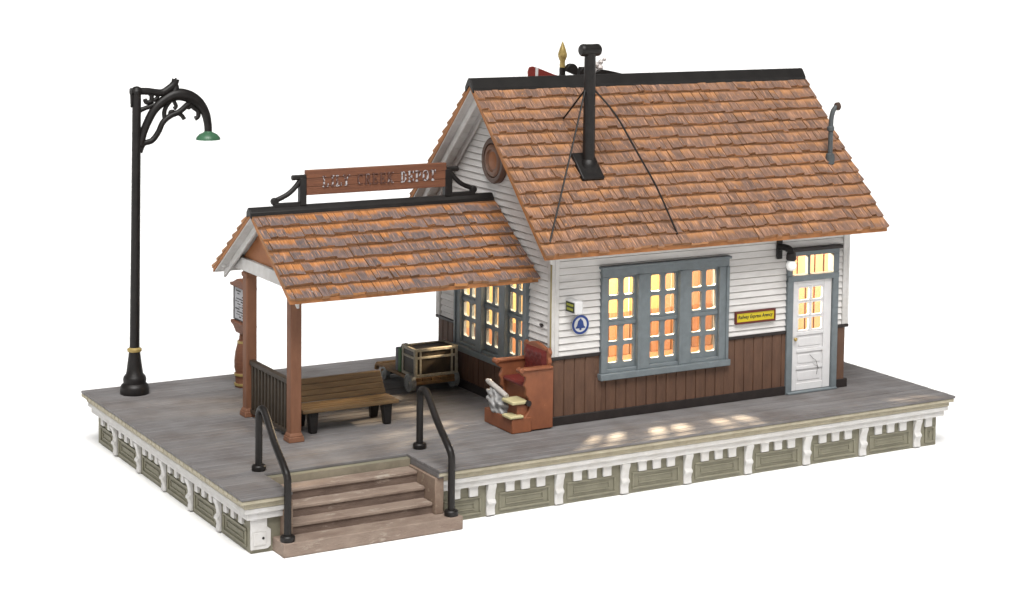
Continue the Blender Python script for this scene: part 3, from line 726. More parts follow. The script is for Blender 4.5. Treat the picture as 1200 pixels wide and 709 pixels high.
# chimney, wires, vent ----------------------------------------------------
def on_roof(x, y): return Vector((x, y, ZR - .06 - slope * abs(y - YM) + .05))
ch = MB(); cx, cy = 1.05, .66
ch.tube([(cx, cy, 4.15), (cx, cy, 5.2), (cx, cy, 6.22)], [.108, .103, .098], 20)
cho = ch.build('stovepipe', 'black', dep)
c = MB(); c.lathe([(.05, -.195), (.085, -.19), (.105, -.165), (.108, -.13), (.104, 0), (.108, .13), (.105, .165), (.085, .19), (.05, .195)], (cx, cy, 6.28), 20, 'X'); c.build('chimney_cap', 'black', cho)
nrm = Vector((0, -slope, 1)).normalized(); dn = Vector((0, -1, -slope)).normalized(); ctr = on_roof(1.01, .645)
c = MB(); pts = []
for z in (-.02, .065):
    for (u, v) in ((-.22, .29), (.22, .29), (.22, -.29), (-.22, -.29)):
        q = ctr + Vector((u, 0, 0)) + dn * v + nrm * z; pts.append(q)
c.hexa(pts); c.build('flashing', 'black', cho, bevel=.02)
c = MB(); c.lathe([(.175, 4.14), (.175, 4.29), (.15, 4.36), (.118, 4.40)], (cx, cy, 0), 20); c.build('collar', 'black', cho)
for (fx, fy, sag) in ((.97, 1.40, .0), (-.345, -.45, -.02), (2.16, -.475, .2)):
    a = Vector((cx + (.09 if fx > 1.1 else -.09), cy, 5.60)); b = on_roof(fx, fy) + Vector((0, 0, .03)); m_ = (a + b) / 2 + Vector((0, 0, sag))
    w = MB(); w.tube(smooth_path([a, a.lerp(m_, .5) + Vector((0, 0, sag * .5)), m_, m_.lerp(b, .5) + Vector((0, 0, sag * .4)), b], 4), .0165, 8); w.build('guy_wire', 'black', dep)
vp = MB(); vx, vy = 6.19, .525
vp.tube(smooth_path([(vx, vy, 4.08), (vx, vy, 4.3), (vx + .005, vy, 4.72), (vx + .01, vy, 4.92), (vx + .05, vy, 5.06), (vx + .12, vy, 5.13), (vx + .165, vy, 5.145)], 5), .045, 14)
vo = vp.build('vent_pipe', 'ventgrey', dep)
c = MB(); c.lathe([(.05, 4.04), (.085, 4.08), (.09, 4.18), (.075, 4.26), (.047, 4.28)], (vx, vy, 0), 18); c.build('pipe_base', 'ventgrey', vo); c = MB(); c.lathe([(.047, 4.68), (.068, 4.70), (.068, 4.76), (.047, 4.78)], (vx, vy, 0), 18); c.build('pipe_collar', 'ventgrey', vo)
c = MB(); c.lathe([(.05, -.05), (.075, -.03), (.078, .02), (.05, .045)], (vx + .15, vy, 5.14), 16, 'X'); c.build('pipe_mouth', paint('rusty_pipe_mouth', (.06, .035, .025), .6), vo)

# interior ----------------------------------------------------------------
iw = MB()
def lining(z0, z1, off, name, m1, m2):
    m = MB(); n = 24; m_ = MB()
    for i in range(n):
        p, q = .15 + (L_ - .3) * i / n, .15 + (L_ - .3) * (i + 1) / n - .045
        (m if p < 4.75 else m_).box(p, q, W_ - .16 - off, W_ - .125, z0, z1)
    n = 14
    for i in range(n):
        p, q = .2 + (W_ - .45) * i / n, .2 + (W_ - .45) * (i + 1) / n - .045
        m_.box(L_ - .16 - off, L_ - .125, p, q, z0, z1)
    m.build(name, m1, dep, smooth=0); m_.build(name, m2, dep, smooth=0)
lining(.9, 3.5, 0, 'interior_wall', 'inwall', 'inpeach')
lining(.05, .9, .03, 'interior_wainscot', 'inwood', 'inwood')
m = MB(); m.box(.13, L_ - .13, .13, W_ - .13, .004, .04); m.build('interior_floor', 'inwood', dep)
# ------------------------------------------------------------------ station sign on the porch ridge
sg_ = thing('station_sign', 'brown plank name board with worn white letters on the porch ridge', 'sign', (-2.29, PY, 3.72))
b = MB(); b.box(-3.585, -.985, PY - .05, PY + .05, 3.87, 4.285); b.box(-3.57, -1.0, PY - .056, PY - .049, 4.15, 4.157)
b = MB()
for (z0, z1) in ((3.87, 4.005), (4.009, 4.147), (4.151, 4.285)): b.box(-3.585, -.985, PY - .05, PY + .05, z0, z1)
b.build('board', 'board', sg_, bevel=.008)
# slab serif strokes
GL = {
 'L': ([[(.2, 0), (.2, 1)], ], [[(.0, .04), (.85, .04)], [(0, .96), (.42, .96)], [(.85, 0), (.85, .28)]]),
 'I': ([[(.35, 0), (.35, 1)]], [[(.08, .04), (.62, .04)], [(.08, .96), (.62, .96)]]),
 'Y': ([[(.45, 0), (.45, .45)], [(.45, .45), (.12, 1)]], [[(.45, .45), (.8, 1)], [(.2, .04), (.7, .04)], [(-.03, .96), (.33, .96)], [(.62, .96), (.98, .96)]]),
 'C': ([[(.28, .12), (.12, .32), (.12, .68), (.28, .9)]], [[(.28, .9), (.5, .98), (.74, .9)], [(.28, .12), (.5, .02), (.8, .14)], [(.78, .7), (.78, 1)]]),
 'R': ([[(.2, 0), (.2, 1)], [(.72, .62), (.72, .88)], [(.45, .5), (.85, 0)]], [[(0, .04), (.42, .04)], [(0, .96), (.6, .96)], [(.6, .96), (.72, .85)], [(.2, .5), (.6, .5)], [(.6, .5), (.72, .62)], [(.72, .04), (.98, .04)]]),
 'E': ([[(.2, 0), (.2, 1)]], [[(0, .04), (.85, .04)], [(0, .96), (.85, .96)], [(.2, .5), (.6, .5)], [(.85, 0), (.85, .25)], [(.85, .75), (.85, 1)], [(.6, .38), (.6, .62)]]),
 'K': ([[(.2, 0), (.2, 1)], [(.4, .55), (.85, 0)]], [[(0, .04), (.42, .04)], [(0, .96), (.42, .96)], [(.22, .42), (.8, .97)], [(.64, .96), (.95, .96)], [(.7, .04), (1, .04)]]),
 'D': ([[(.2, 0), (.2, 1)], [(.8, .3), (.8, .7)]], [[(0, .04), (.55, .04), (.8, .3)], [(0, .96), (.55, .96), (.8, .7)]]),
 'P': ([[(.2, 0), (.2, 1)], [(.76, .6), (.76, .86)]], [[(0, .04), (.45, .04)], [(0, .96), (.6, .96), (.76, .84)], [(.2, .46), (.6, .46), (.76, .62)]]),
 'O': ([[(.26, .1), (.12, .3), (.12, .7), (.26, .9)], [(.66, .1), (.82, .3), (.82, .7), (.66, .9)]], [[(.26, .9), (.46, .98), (.66, .9)], [(.26, .1), (.46, .02), (.66, .1)]]),
 'T': ([[(.45, 0), (.45, 1)]], [[(0, .96), (.9, .96)], [(.22, .04), (.68, .04)], [(.02, .74), (.02, 1)], [(.88, .74), (.88, 1)]]),
}
lt = MB(); hL = .185; x = -3.30; zL = 3.995
txt = "LILY CREEK DEPOT"; adv = 2.13 / 15.35
def stroke(pts, w, ox):
    for (ax, az), (bx_, bz) in zip(pts[:-1], pts[1:]):
        A = Vector((ox + ax * hL * .62, zL + az * hL)); B_ = Vector((ox + bx_ * hL * .62, zL + bz * hL))
        t = (B_ - A); 
        if t.length < 1e-6: continue
        t.normalize(); n_ = Vector((-t.y, t.x)) * w; A -= t * w * .4; B_ += t * w * .4
        dq = random.uniform(0, .0008)
        lt.prism([tuple(A + n_), tuple(B_ + n_), tuple(B_ - n_), tuple(A - n_)], lambda a, b, d: (a, d, b), PY - .064 - dq, PY - .049)
for chh in txt:
    if chh != ' ':
        thick, thin = GL[chh]
        for s_ in thick: stroke(s_, .0135, x)
        for s_ in thin: stroke(s_, .006, x)
    x += adv * (.72 if chh == 'I' else .82 if chh == ' ' else 1.0)
lt.build('lettering', 'letter', sg_, smooth=0)
for xx, s_ in ((-3.63, -1), (-.94, 1)):
    b = MB()
    b.box(xx - .07, xx + .045 if s_ < 0 else xx + .07, PY - .06, PY + .06, 3.70, 4.17)
    b.tube([(xx - s_ * .06, PY, 4.17), (xx + s_ * .20, PY, 4.17)], .045, 12)
    b.tube(smooth_path([(xx + s_ * .03, PY, 4.15), (xx + s_ * .12, PY, 4.03), (xx + s_ * .27, PY, 3.90), (xx + s_ * .50, PY, 3.80)], 5), .042, 12)
    b.lathe([(.03, -.05), (.065, -.04), (.065, .04), (.03, .05)], (xx + s_ * .50, PY, 3.79), 14, 'Y')
    b.box(min(xx, xx + s_ * .52), max(xx, xx + s_ * .52), PY - .05, PY + .05, 3.69, 3.76)
    b.build('bracket', 'black', sg_, bevel=.012)

# ------------------------------------------------------------------ street lamp
LX, LY = -5.375, 5.5
lamp = thing('street_lamp', 'tall black lamp post with scrolled arm and small green shade', 'street lamp', (LX, LY, 0))
b = MB(); b.lathe([(.25, 0), (.255, .03), (.255, .12), (.235, .16), (.195, .19), (.205, .26), (.19, .31), (.15, .36), (.13, .50), (.105, .70), (.10, .76)], (LX, LY, 0), 32); b.build('base', 'black', lamp)
b = MB(); b.lathe([(.09, .75), (.125, .76), (.13, .80), (.09, .83)], (LX, LY, 0), 24); b.build('collar', 'gold', lamp)
b = MB(); xt = LX + .06; b.tube([(LX, LY, .7), ((LX + xt) / 2, LY, 3.), (xt, LY, 5.38)], [.088, .08, .076], 18); b.build('pole', 'black', lamp)
ar = MB()
def curve(pts, r, n=5): ar.tube(smooth_path([(p[0], LY, p[1]) for p in pts], n), r * 1.35, 12)
arc = [(-5.26, 4.42), (-5.18, 4.70), (-5.013, 5.026), (-4.825, 5.20), (-4.606, 5.30), (-4.385, 5.27), (-4.19, 5.15), (-4.06, 4.96), (-4.01, 4.75), (-4.004, 4.55)]
rr = []
sp = smooth_path([(p[0], LY, p[1]) for p in arc], 5)
for i in range(len(sp)):
    t = i / (len(sp) - 1); rr.append(.068 + .045 * math.exp(-((t - .52) / .22) ** 2))
ar.tube(sp, rr, 12)
curve([(-5.43, 5.38), (-5.136, 5.378), (-4.87, 5.345), (-4.72, 5.42), (-4.63, 5.50), (-4.605, 5.58)], .048)
ar.tube([(-4.62, LY, 5.30), (-4.608, LY, 5.45), (-4.604, LY, 5.60)], [.10, .06, .012], 12)
ar.lathe([(.02, -.03), (.09, -.01), (.1, .03), (.07, .09), (.03, .11)], (xt - .0, LY, 5.36), 18)
ar.tube([(xt - .085, LY, 5.4), (xt - .095, LY, 5.1)], [.04, .02], 8)
curve([(-5.27, 4.30), (-5.20, 4.45), (-5.046, 4.50), (-4.93, 4.64), (-4.84, 4.82), (-4.70, 4.93), (-4.55, 4.99), (-4.42, 5.09), (-4.30, 5.20)], .038)
curve([(-4.80, 4.85), (-4.82, 4.98), (-4.78, 5.10), (-4.70, 5.20)], .03)
curve([(-4.72, 4.93), (-4.70, 5.0), (-4.64, 5.0)], .026, 4); curve([(-4.60, 4.98), (-4.50, 4.93), (-4.45, 4.86)], .028, 4)
curve([(-4.66, 5.22), (-4.60, 5.10), (-4.64, 5.05)], .026, 4)
curve([(-4.36, 5.16), (-4.28, 5.06), (-4.20, 5.0), (-4.19, 4.90), (-4.25, 4.86)], .03, 4)
curve([(-4.44, 5.08), (-4.36, 5.06), (-4.32, 5.10)], .024, 4)
curve([(-5.12, 5.36), (-5.05, 5.30), (-5.06, 5.20), (-5.14, 5.18), (-5.17, 5.24)], .03, 4); curve([(-5.05, 5.2), (-4.96, 5.24), (-4.93, 5.30)], .026, 4)
curve([(-5.30, 5.0), (-5.22, 5.06), (-5.10, 5.1), (-5.0, 5.14)], .03, 4)
ar.build('scrolled_arm', 'black', lamp)
b = MB(); b.lathe([(.03, 4.655), (.06, 4.65), (.075, 4.61), (.16, 4.57), (.213, 4.51), (.218, 4.475), (.205, 4.475), (.14, 4.55), (.02, 4.60)], (-4.004, LY, 0), 28); so = b.build('shade', 'greenshade', lamp)

# ------------------------------------------------------------------ notice board
KX, KY = -3.48, 5.11
nb = thing('notice_board', 'red brown pedestal notice board with white notices behind the porch post', 'notice board', (KX, KY, 0))
b = MB(); b.lathe([(.155, 0), (.165, .05), (.15, .08), (.155, .20), (.165, .24), (.15, .27), (.17, .36), (.172, .5), (.155, .64), (.12, .78), (.10, .84), (.085, .88), (.075, 1.0), (.07, 1.2)], (KX, KY, 0), 24); b.build('pedestal', 'board', nb)
for z, r in ((.055, .172), (.235, .172), (.82, .118)):
    b = MB(); b.lathe([(r - .02, z - .022), (r, z - .02), (r, z + .02), (r - .02, z + .022)], (KX, KY, 0), 24); b.build('gold_band', 'gold', nb)
b = MB(); hw = .36
b.box(KX - .05, KX + .07, KY - hw, KY + hw, 1.17, 1.82)
b.prism([(KY - hw - .03, 1.17), (KY + hw + .05, 1.17), (KY + hw + .05, 1.12), (KY + hw - .08, 1.08), (KY + .15, .98), (KY - .15, .98), (KY - hw + .08, 1.08), (KY - hw - .03, 1.12)], lambda a, c, d: (d, a, c), KX - .1, KX + .1)
b.prism([(KY - hw - .03, 1.80), (KY + hw + .07, 1.80), (KY + hw + .09, 1.85), (KY + hw - .05, 1.88), (KY + .1, 1.96), (KY - .1, 1.96), (KY - hw + .02, 1.88), (KY - hw - .03, 1.86)], lambda a, c, d: (d, a, c), KX - .1, KX + .1)
b.build('frame', 'board', nb, bevel=.014)
b = MB()
for (u0, u1, v0, v1, dd) in ((-hw + .05, hw - .05, 1.21, 1.78, 0),): b.box(KX - .056, KX - .051, KY + u0, KY + u1, v0, v1)
b.build('notice', 'paper', nb, smooth=0)
b = MB(); rg = random.Random(3)
b.box(KX - .062, KX - .05, KY - hw + .0, KY - hw + .05, 1.19, 1.80); b.box(KX - .062, KX - .05, KY + hw - .05, KY + hw, 1.19, 1.80); b.box(KX - .0615, KX - .05, KY - hw + .05, KY + hw - .05, 1.19, 1.215)
for i in range(11):
    for u in (-hw + .08, -.02):
        if rg.random() < .2: continue
        z = 1.25 + i * .047; u += rg.uniform(0, .1)
        b.box(KX - .0585, KX - .0565, KY + u, KY + u + rg.uniform(.1, .24), z, z + rg.uniform(.010, .026))
b.build('print', 'ink', nb, smooth=0)

# ------------------------------------------------------------------ bench
be = thing('bench', 'brown slatted wooden bench with black legs under the porch', 'bench', (-3.07, 1.7, 0))
b = MB()
for k in range(4):
    y0 = 1.34 + k * .125; b.box(-3.93, -2.19, y0, y0 + .122, .352 + k * .004, .415 + k * .002)
b.build('seat', 'bench', be, bevel=.012)
b = MB()
for k in range(4):
    z0 = .42 + k * .096; o = k * .018
    b.hexa([(-3.93, 1.86 + o, z0), (-2.19 - .06 * (k / 3), 1.86 + o, z0), (-2.19 - .06 * (k / 3), 1.92 + o, z0), (-3.93, 1.92 + o, z0), (-3.93, 1.876 + o, z0 + .092), (-2.21 - .06 * (k / 3), 1.876 + o, z0 + .092), (-2.21 - .06 * (k / 3), 1.936 + o, z0 + .092), (-3.93, 1.936 + o, z0 + .092)])
b.build('backrest', 'bench', be, bevel=.012)
for xx in (-3.72, -2.38):
    for yy, l in ((1.46, -1), (1.93, 1)):
        b = MB(); b.hexa([(xx - .06, yy - .05 + l * .03, 0), (xx + .06, yy - .05 + l * .03, 0), (xx + .06, yy + .05 + l * .03, 0), (xx - .06, yy + .05 + l * .03, 0), (xx - .09, yy - .07, .352), (xx + .09, yy - .07, .352), (xx + .09, yy + .07, .352), (xx - .09, yy + .07, .352)])
        b.build('leg', 'black', be, bevel=.015)
    b = MB(); b.box(xx - .05, xx + .05, 1.38, 1.98, .285, .35); b.build('leg_brace', 'black', be, bevel=.01)

# ------------------------------------------------------------------ baggage cart, travel trunk, green case
ct = thing('baggage_cart', 'low wooden baggage cart with pale iron wheels below the porch window', 'baggage cart', (-.6, 3.9, 0))
b = MB()
for k in range(5):
    x0 = -1.03 + k * .178; b.box(x0, x0 + .168, 3.16, 4.62, .20, .262)
b.box(-1.05, -.13, 3.15, 3.24, .14, .20); b.box(-1.05, -.13, 4.4, 4.5, .14, .20)
b.build('bed', 'cartwood', ct, bevel=.010)
b = MB()
for xx in (-.98, -.22): b.tube(smooth_path([(xx, 4.6, .23), (xx, 4.72, .235), (xx, 4.80, .20), (xx, 4.82, .12)], 4), .045, 10)
b.tube([(-1.02, 4.72, .235), (-.18, 4.72, .235)], .04, 10)
b.build('handle', 'cartwood', ct)
for (xx, yy, r) in ((-1.03, 3.30, .165), (-.16, 3.30, .165), (-1.0, 4.40, .12), (-.16, 4.40, .12)):
    b = MB(); b.lathe([(.0, -.06), (.045, -.058), (.05, -.04), (r - .03, -.035), (r - .02, -.05), (r, -.045), (r + .005, 0), (r, .045), (r - .02, .05), (r - .03, .035), (.05, .04), (.045, .058), (.0, .06)], (xx, yy, r + .005), 24, 'X')
    b.build('wheel', 'ironpale', ct)
b = MB(); b.tube([(-1.03, 3.30, .17), (-.16, 3.30, .17)], .03, 8); b.tube([(-1.0, 4.4, .125), (-.16, 4.4, .125)], .03, 8); b.build('axle', 'black', ct)
tr = thing('travel_trunk', 'dark travel trunk with worn cream edges on the baggage cart', 'trunk', (-.58, 3.5, .265))
tx0, tx1, ty0, ty1, tz0, tz1 = -1.0, -.13, 3.18, 3.72, .268, .79
b = MB(); b.box(tx0 + .02, tx1 - .02, ty0 + .02, ty1 - .02, tz0 + .02, tz1 - .17); b.build('body', 'trunkdark', tr, bevel=.01)
b = MB(); b.box(tx0 + .02, tx1 - .02, ty0 + .02, ty1 - .02, tz1 - .165, tz1 - .02); b.build('lid', 'trunkdark', tr, bevel=.03)
b = MB(); w = .056
for xx in (tx0, tx1 - w):
    for yy in (ty0, ty1 - w): b.box(xx, xx + w, yy, yy + w, tz0, tz1)
for zz in (tz0, tz1 - w):
    for yy in (ty0 + .001, ty1 - w + .001): b.box(tx0 + w, tx1 - w, yy, yy + w - .002, zz + .001, zz + w - .001)
    for xx in (tx0 + .001, tx1 - w + .001): b.box(xx, xx + w - .002, ty0 + w, ty1 - w, zz + .001, zz + w - .001)
b.box(tx0 + w, tx1 - w, ty0 + .004, ty0 + .022, tz1 - .19, tz1 - .145); b.box(tx0 + .004, tx0 + .022, ty0 + w, ty1 - w, tz1 - .19, tz1 - .145)
b.box(tx0 + .1, tx0 + .14, ty0 + .006, ty0 + .022, tz0 + w, tz1 - w); b.box(tx1 - .14, tx1 - .1, ty0 + .006, ty0 + .022, tz0 + w, tz1 - w)
b.build('edging', 'trunkedge', tr, bevel=.014)
gc = thing('suitcase', 'small green suitcase standing behind the dark trunk on the cart', 'suitcase', (-.86, 3.92, .265))
b = MB(); b.box(-1.0, -.72, 3.76, 3.88, .266, .70); b.build('shell', 'green', gc, bevel=.02)
b = MB(); b.box(-.995, -.725, 3.882, 4.0, .266, .69); b.build('back_shell', paint('grey_case_paint', (.13, .13, .15), .5), gc, bevel=.02)
b = MB(); b.tube(smooth_path([(-.92, 3.88, .70), (-.91, 3.88, .75), (-.81, 3.88, .75), (-.80, 3.88, .70)], 4), .012, 8); b.build('handle', 'black', gc)

# ------------------------------------------------------------------ shoeshine stand
ss = thing('shoeshine_stand', 'red brown shoeshine stand with red padded seat at the depot corner', 'shoeshine stand', (-.45, .3, 0))
b = MB(); b.box(-.87, -.5, -.2, .78, 0.003, .25); b.build('step_base', 'stand', ss, bevel=.012)
b = MB(); b.box(-.74, -.45, -.13, .28, .251, .47); b.box(-.52, -.09, -.1, .66, .255, .72); b.build('body', 'stand', ss, bevel=.012)
sc = [(-.70, .02), (-.68, .20), (-.60, .27), (-.54, .36), (-.53, .44), (-.58, .47), (-.54, .55), (-.60, .62), (-.60, .72), (-.635, .78), (-.60, .86), (-.60, .92), (-.66, .95), (-.71, 1.0), (-.66, 1.03), (-.08, 1.03), (-.08, .02)]
for y0 in (-.18, .665):
    b = MB(); b.prism(sc, lambda a, c, d: (a, d, c), y0, y0 + .075); so_ = b.build('side_panel', 'stand', ss, bevel=.012)
    b = MB(); b.box(-.70, -.10, y0 - .03, y0 + .105, 1.028, 1.075); b.tube([(-.70, y0 - .035, 1.045), (-.70, y0 + .11, 1.045)], .045, 12); b.build('armrest', 'stand', so_, bevel=.014)
b = MB(); bk = [(-.14, .7), (.72, .7), (.74, 1.05), (.70, 1.1), (.74, 1.16), (.70, 1.22), (.74, 1.30), (.70, 1.36), (.62, 1.33), (.48, 1.37), (.30, 1.40), (.12, 1.37), (-.02, 1.33), (-.10, 1.36), (-.15, 1.28), (-.11, 1.2), (-.14, 1.12), (-.11, 1.05)]
b.prism(bk, lambda a, c, d: (d, a, c), -.155, -.085); b.build('backrest', 'stand', ss, bevel=.012)
pm = paint('red_buttoned_leather', (.125, .019, .016), .5, (.08, .011, .010), .6, 10)
b = MB(); nn = 18; vs = []; fs = []
for i in range(nn + 1):
    for j in range(nn + 1):
        yv = -.07 + .72 * i / nn; zv = .80 + .50 * j / nn
        edge = min(i, nn - i, j, nn - j) / 2.; edge = min(1, edge)
        q = abs(math.sin((yv + zv) * 22)) * abs(math.sin((yv - zv) * 22))
        vs.append((-.155 - .045 * edge - .02 * q * edge, yv, zv))
for i in range(nn):
    for j in range(nn): a = i * (nn + 1) + j; fs.append((a, a + 1, a + nn + 2, a + nn + 1))
b.add(vs, fs); b.build('back_cushion', pm, ss, smooth=80)
b = MB(); b.box(-.60, -.2, -.095, .655, .722, .80); b.build('seat_cushion', pm, ss, bevel=.035)
b = MB(); b.box(-.92, -.66, -.22, .08, .251, .30); b.build('footrest', 'stepcream', ss, bevel=.016)
b = MB(); b.box(-.85, -.545, -.17, .22, .471, .53); b.build('footrest', 'stepcream', ss, bevel=.016)
b = MB(); b.lathe([(.0, -.05), (.05, -.05), (.05, .05), (.0, .05)], (-.56, -.16, .485), 14, 'Y'); b.build('footrest_knob', 'darktrim', ss)
# pale crumpled bundle on the step
bu = thing('cloth_bundle', 'crumpled silver grey bundle with a pale roll on the shoeshine stand step', 'bundle', (-.76, .48, .25))
bm = bmesh.new(); bmesh.ops.create_icosphere(bm, subdivisions=5, radius=1)
rg = random.Random(8); ks = [(Vector((rg.uniform(-1, 1), rg.uniform(-1, 1), rg.uniform(-1, 1))).normalized(), rg.uniform(3, 8), rg.uniform(0, 6)) for _ in range(12)]
for v in bm.verts:
    n_ = v.co.normalized(); d = sum(abs(math.sin(k_[1] * n_.dot(k_[0]) + k_[2])) for k_ in ks) / 12
    s_ = .74 + 1.0 * (d - .45)
    v.co = Vector((n_.x * .13 * s_ * 1.2, n_.y * .27 * s_ * 1.2, max(n_.z, -.75) * .20 * s_ * 1.2 + .14 + .10 * n_.y))
me = bpy.data.meshes.new('cloth'); bm.to_mesh(me); bm.free(); me.materials.append(M['silver']); me.shade_smooth()
o = bpy.data.objects.new('cloth', me); COL.objects.link(o); o.parent = bu; ORG[o] = ORG[bu]
b = MB(); b.tube([(-.80, .82, .70), (-.80, .74, .69), (-.80, .72, .685)], [.03, .05, .042], 14); b.tube([(-.80, .70, .68), (-.79, .38, .61), (-.78, .16, .555)], [.046, .046, .042], 14); b.build('roll', paint('pale_roll', (.44, .41, .38), .5, (.3, .28, .26), .8, 9), bu)

# ------------------------------------------------------------------ wall things
wl = thing('wall_lamp', 'black wall lamp with bare white bulb beside the door transom', 'lamp', (4.66, -.05, 2.7))
b = MB(); b.box(4.58, 4.70, -.085, -.04, 2.50, 2.84); b.build('wall_plate', 'black', wl, bevel=.015)
b = MB(); b.tube(smooth_path([(4.64, -.08, 2.72), (4.66, -.18, 2.73), (4.70, -.29, 2.70), (4.715, -.32, 2.60)], 5), .06, 12); b.lathe([(.05, 2.66), (.085, 2.64), (.095, 2.53), (.08, 2.51)], (4.715, -.32, 0), 18); b.build('arm', 'black', wl)
b = MB(); b.lathe([(.055, 2.52), (.075, 2.49), (.098, 2.43), (.095, 2.38), (.065, 2.335), (.02, 2.318)], (4.715, -.32, 0), 22); b.build('bulb', 'bulb', wl)
ys = thing('wall_sign', 'small yellow sign with black lettering in a dark red frame beside the door', 'sign', (4.13, -.05, 1.5))
b = MB(); x0, x1, z0, z1 = 3.70, 4.575, 1.395, 1.615
for (p, q, u, v) in ((x0, x1, z0, z0 + .032), (x0, x1, z1 - .032, z1), (x0, x0 + .03, z0 + .032, z1 - .032), (x1 - .03, x1, z0 + .032, z1 - .032)): b.box(p, q, -.085, -.03, u, v)
b.build('frame', 'darkred', ys, bevel=.006)
b = MB(); b.box(x0 + .028, x1 - .028, -.07, -.035, z0 + .03, z1 - .03); b.build('board', 'yellow', ys, smooth=0)
text_obj('lettering', 'Railway Express Agency', .1, 'ink', ys, ((x0 + x1) / 2, -.0712, (z0 + z1) / 2), (1, 0, 0), (0, 0, 1), .001, width=.76, height=.088, shear=.25, bold=.002)
bs = thing('bell_sign', 'round blue enamel sign with a bell emblem on the white siding', 'sign', (.50, -.05, 1.69))
b = MB(); b.lathe([(.0, -.045), (.165, -.045), (.165, -.062), (.0, -.062)], (.50, 0, 1.69), 36, 'Y'); b.build('disc', 'white', bs)
b = MB()
ra, rb_ = .165, .125; n = 40; vs = []
for rr_ in (ra, rb_):
    for dd in (-.0625, -.068):
        vs += [(.50 + rr_ * math.cos(2 * PI * k / n), dd, 1.69 + rr_ * math.sin(2 * PI * k / n)) for k in range(n)]
fs = []
for k in range(n):
    q = (k + 1) % n; fs += [(n + k, n + q, 3 * n + q, 3 * n + k), (k, q, n + q, n + k), (2 * n + k, 2 * n + q, 3 * n + q, 3 * n + k)]
b.add(vs, fs); b.build('ring', 'enamelblue', bs)
b = MB(); bell = [(-.095, -.06), (-.09, -.04), (-.066, -.02), (-.055, .03), (-.045, .065), (-.02, .085), (-.012, .105), (.012, .105), (.02, .085), (.045, .065), (.055, .03), (.066, -.02), (.09, -.04), (.095, -.06)]
b.prism([(.50 + p_, 1.69 + q_) for p_, q_ in bell], FY, -.0625, -.068); b.lathe([(.0, -.0625), (.022, -.0625), (.022, -.068), (.0, -.068)], (.50, 0, 1.69 - .072), 12, 'Y'); b.build('bell', 'enamelblue', bs, smooth=0)
fb = thing('flange_sign', 'small white box sign with dark face jutting from the corner siding', 'sign', (.28, -.05, 2.03))
b = MB(); b.box(.215, .37, -.36, -.03, 1.925, 2.155); b.build('box', 'white', fb, bevel=.018)
b = MB(); b.box(.208, .216, -.335, -.065, 1.955, 2.125); b.build('face', 'screen', fb, smooth=0)
b = MB(); b.box(.204, .209, -.31, -.09, 2.06, 2.098); b.box(.204, .209, -.30, -.10, 1.985, 2.028); b.build('lettering', 'olivetext', fb, smooth=0)

# ------------------------------------------------------------------ semaphore behind the depot
MX, MY = 2.87, 4.7
se = thing('semaphore_signal', 'railway semaphore mast with red blade and gold finial behind the depot roof', 'signal', (MX, MY, 0))
b = MB(); b.tube([(MX, MY, 0), (MX, MY, 3), (MX, MY, 5.66)], [.09, .075, .06], 14); b.lathe([(.16, 0), (.16, .1), (.1, .18)], (MX, MY, 0), 20); b.build('mast', 'black', se)
b = MB(); b.lathe([(.055, 5.64), (.055, 5.72), (.05, 5.78), (.085, 5.86), (.09, 5.92), (.06, 6.02), (.02, 6.13), (.004, 6.17)], (MX, MY, 0), 20); b.build('finial', 'gold', se)
b = MB(); b.prism([(2.06, 5.40), (2.04, 5.60), (2.07, 5.69), (2.14, 5.705), (2.24, 5.68), (2.60, 5.545), (2.82, 5.48), (2.82, 5.30), (2.6, 5.36)], FY, MY - .13, MY - .09); bl = b.build('blade', 'red', se, bevel=.008)
b = MB(); b.prism([(2.19, 5.38), (2.25, 5.37), (2.26, 5.665), (2.20, 5.69)], FY, MY - .134, MY - .129); b.build('stripe', 'white', bl, smooth=0)
b = MB(); ar2 = [(3.0 + .13 * math.cos(R(a)), 5.60 + .14 * math.sin(R(a))) for a in range(-40, 200, 20)]; b.prism(ar2, FY, MY - .17, MY - .05); b.build('spectacle', 'black', se, bevel=.012)
b = MB(); b.prism([(3.17, 5.40), (3.20, 5.58), (3.26, 5.66), (3.36, 5.66), (3.42, 5.56), (3.42, 5.40)], FY, MY - .12, MY + .04); b.prism([(3.45, 5.4), (3.55, 5.55), (3.72, 5.61), (3.95, 5.565), (4.25, 5.50), (4.25, 5.40)], FY, MY - .1, MY + .02); b.tube([(MX, MY, 5.42), (4.2, MY, 5.44)], .05, 10); b.build('cross_arm', 'black', se, bevel=.01)
b = MB()
for (px_, pz_, r_) in ((3.44, 5.74, .075), (3.60, 5.70, .07), (3.72, 5.75, .055), (3.80, 5.80, .04), (3.70, 5.64, .07)):
    b.lathe([(.0, -r_), (r_ * .7, -r_ * .7), (r_, 0), (r_ * .7, r_ * .7), (.0, r_)], (px_, MY - .03, pz_), 10)
b.tube([(3.6, MY - .03, 5.55), (3.6, MY - .03, 5.7)], .03, 8); b.build('insulator', paint('pale_porcelain', (.62, .58, .56), .3, (.45, .42, .4), .6), se)

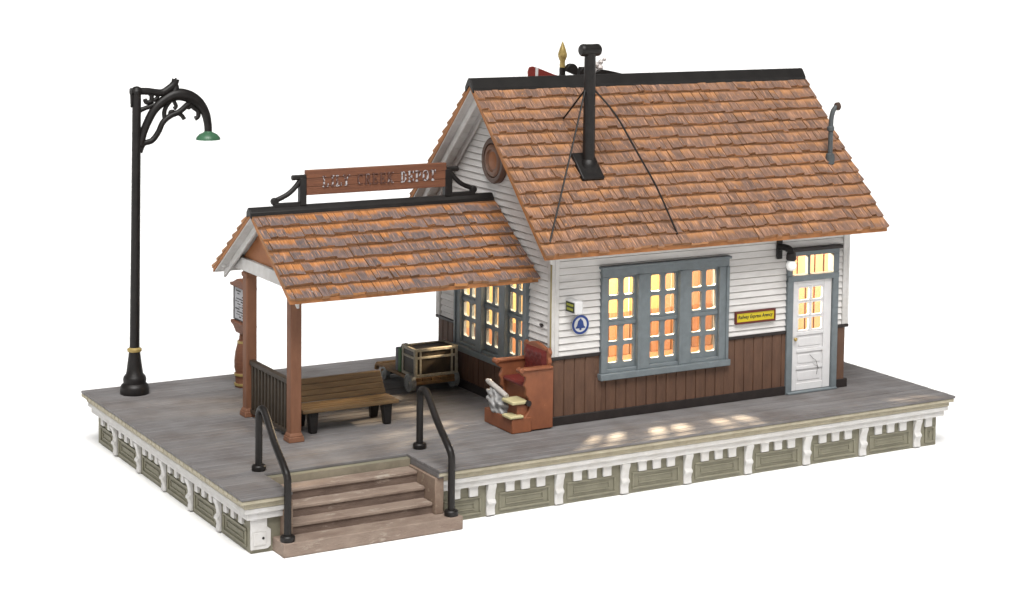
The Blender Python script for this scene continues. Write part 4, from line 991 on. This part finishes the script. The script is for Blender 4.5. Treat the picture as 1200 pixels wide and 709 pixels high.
# ------------------------------------------------------------------ light
w = bpy.data.worlds.new('World'); S.world = w; w.use_nodes = True
bg = w.node_tree.nodes['Background']; bg.inputs['Strength'].default_value = 1.0
_nt = w.node_tree; _tc = _nt.nodes.new('ShaderNodeTexCoord'); _sx = _nt.nodes.new('ShaderNodeSeparateXYZ'); _mr = _nt.nodes.new('ShaderNodeMapRange'); _cc = _nt.nodes.new('ShaderNodeCombineColor')
_nt.links.new(_tc.outputs['Generated'], _sx.inputs[0]); _nt.links.new(_sx.outputs['Z'], _mr.inputs['Value'])
_mr.inputs['From Min'].default_value = .05; _mr.inputs['From Max'].default_value = .22; _mr.inputs['To Min'].default_value = 1.1; _mr.inputs['To Max'].default_value = .12
for k_ in range(3): _nt.links.new(_mr.outputs[0], _cc.inputs[k_])
_nt.links.new(_cc.outputs[0], bg.inputs['Color'])
def lamp_(name, typ, loc, energy, color):
    l = bpy.data.lights.new(name, typ); l.energy = energy; l.color = color
    o = bpy.data.objects.new(name, l); COL.objects.link(o); o.location = loc
    return o, l
o, l = lamp_('studio_key', 'SUN', (-6, -10, 14), 5.0, (1, .985, .965)); l.angle = R(42)
o.rotation_euler = Vector((.27, .52, -1.0)).to_track_quat('-Z', 'Y').to_euler()
o, l = lamp_('depot_interior_lamp', 'POINT', (3.25, 2.2, 3.25), 5200, (1, .78, .53)); l.shadow_soft_size = .2

# ------------------------------------------------------------------ camera (a shift lens, level-ish view from front left)
C = dict(cx=-16.7666, cy=-28.8017, cz=8.4557, yaw=.5546, pitch=-.0836, roll=.0156, f=2357.15, shx=116.07, shy=-247.04)
yw, pt_, rl_ = C['yaw'], C['pitch'], C['roll']
r_ = Vector((math.cos(yw), -math.sin(yw), 0)); d_ = Vector((math.sin(yw) * math.cos(pt_), math.cos(yw) * math.cos(pt_), math.sin(pt_))); u_ = r_.cross(d_)
r2 = r_ * math.cos(rl_) + u_ * math.sin(rl_); u2 = u_ * math.cos(rl_) - r_ * math.sin(rl_)
cam = bpy.data.cameras.new('Camera'); co = bpy.data.objects.new('Camera', cam); COL.objects.link(co)
mw = Matrix((r2, u2, -d_)).transposed().to_4x4(); mw.translation = (C['cx'], C['cy'], C['cz']); co.matrix_world = mw
cam.sensor_fit = 'HORIZONTAL'; cam.sensor_width = 36; cam.lens = 36 * C['f'] / 1200
cam.shift_x = -C['shx'] / 1200; cam.shift_y = C['shy'] / 1200
cam.clip_start = .1; cam.clip_end = 5000
S.camera = co
S.view_settings.view_transform = 'Standard'; S.view_settings.look = 'None'; S.view_settings.exposure = 0; S.view_settings.gamma = 1
S.render.engine = 'CYCLES'; S.cycles.use_denoising = True
S.cycles.max_bounces = 8; S.cycles.transparent_max_bounces = 12
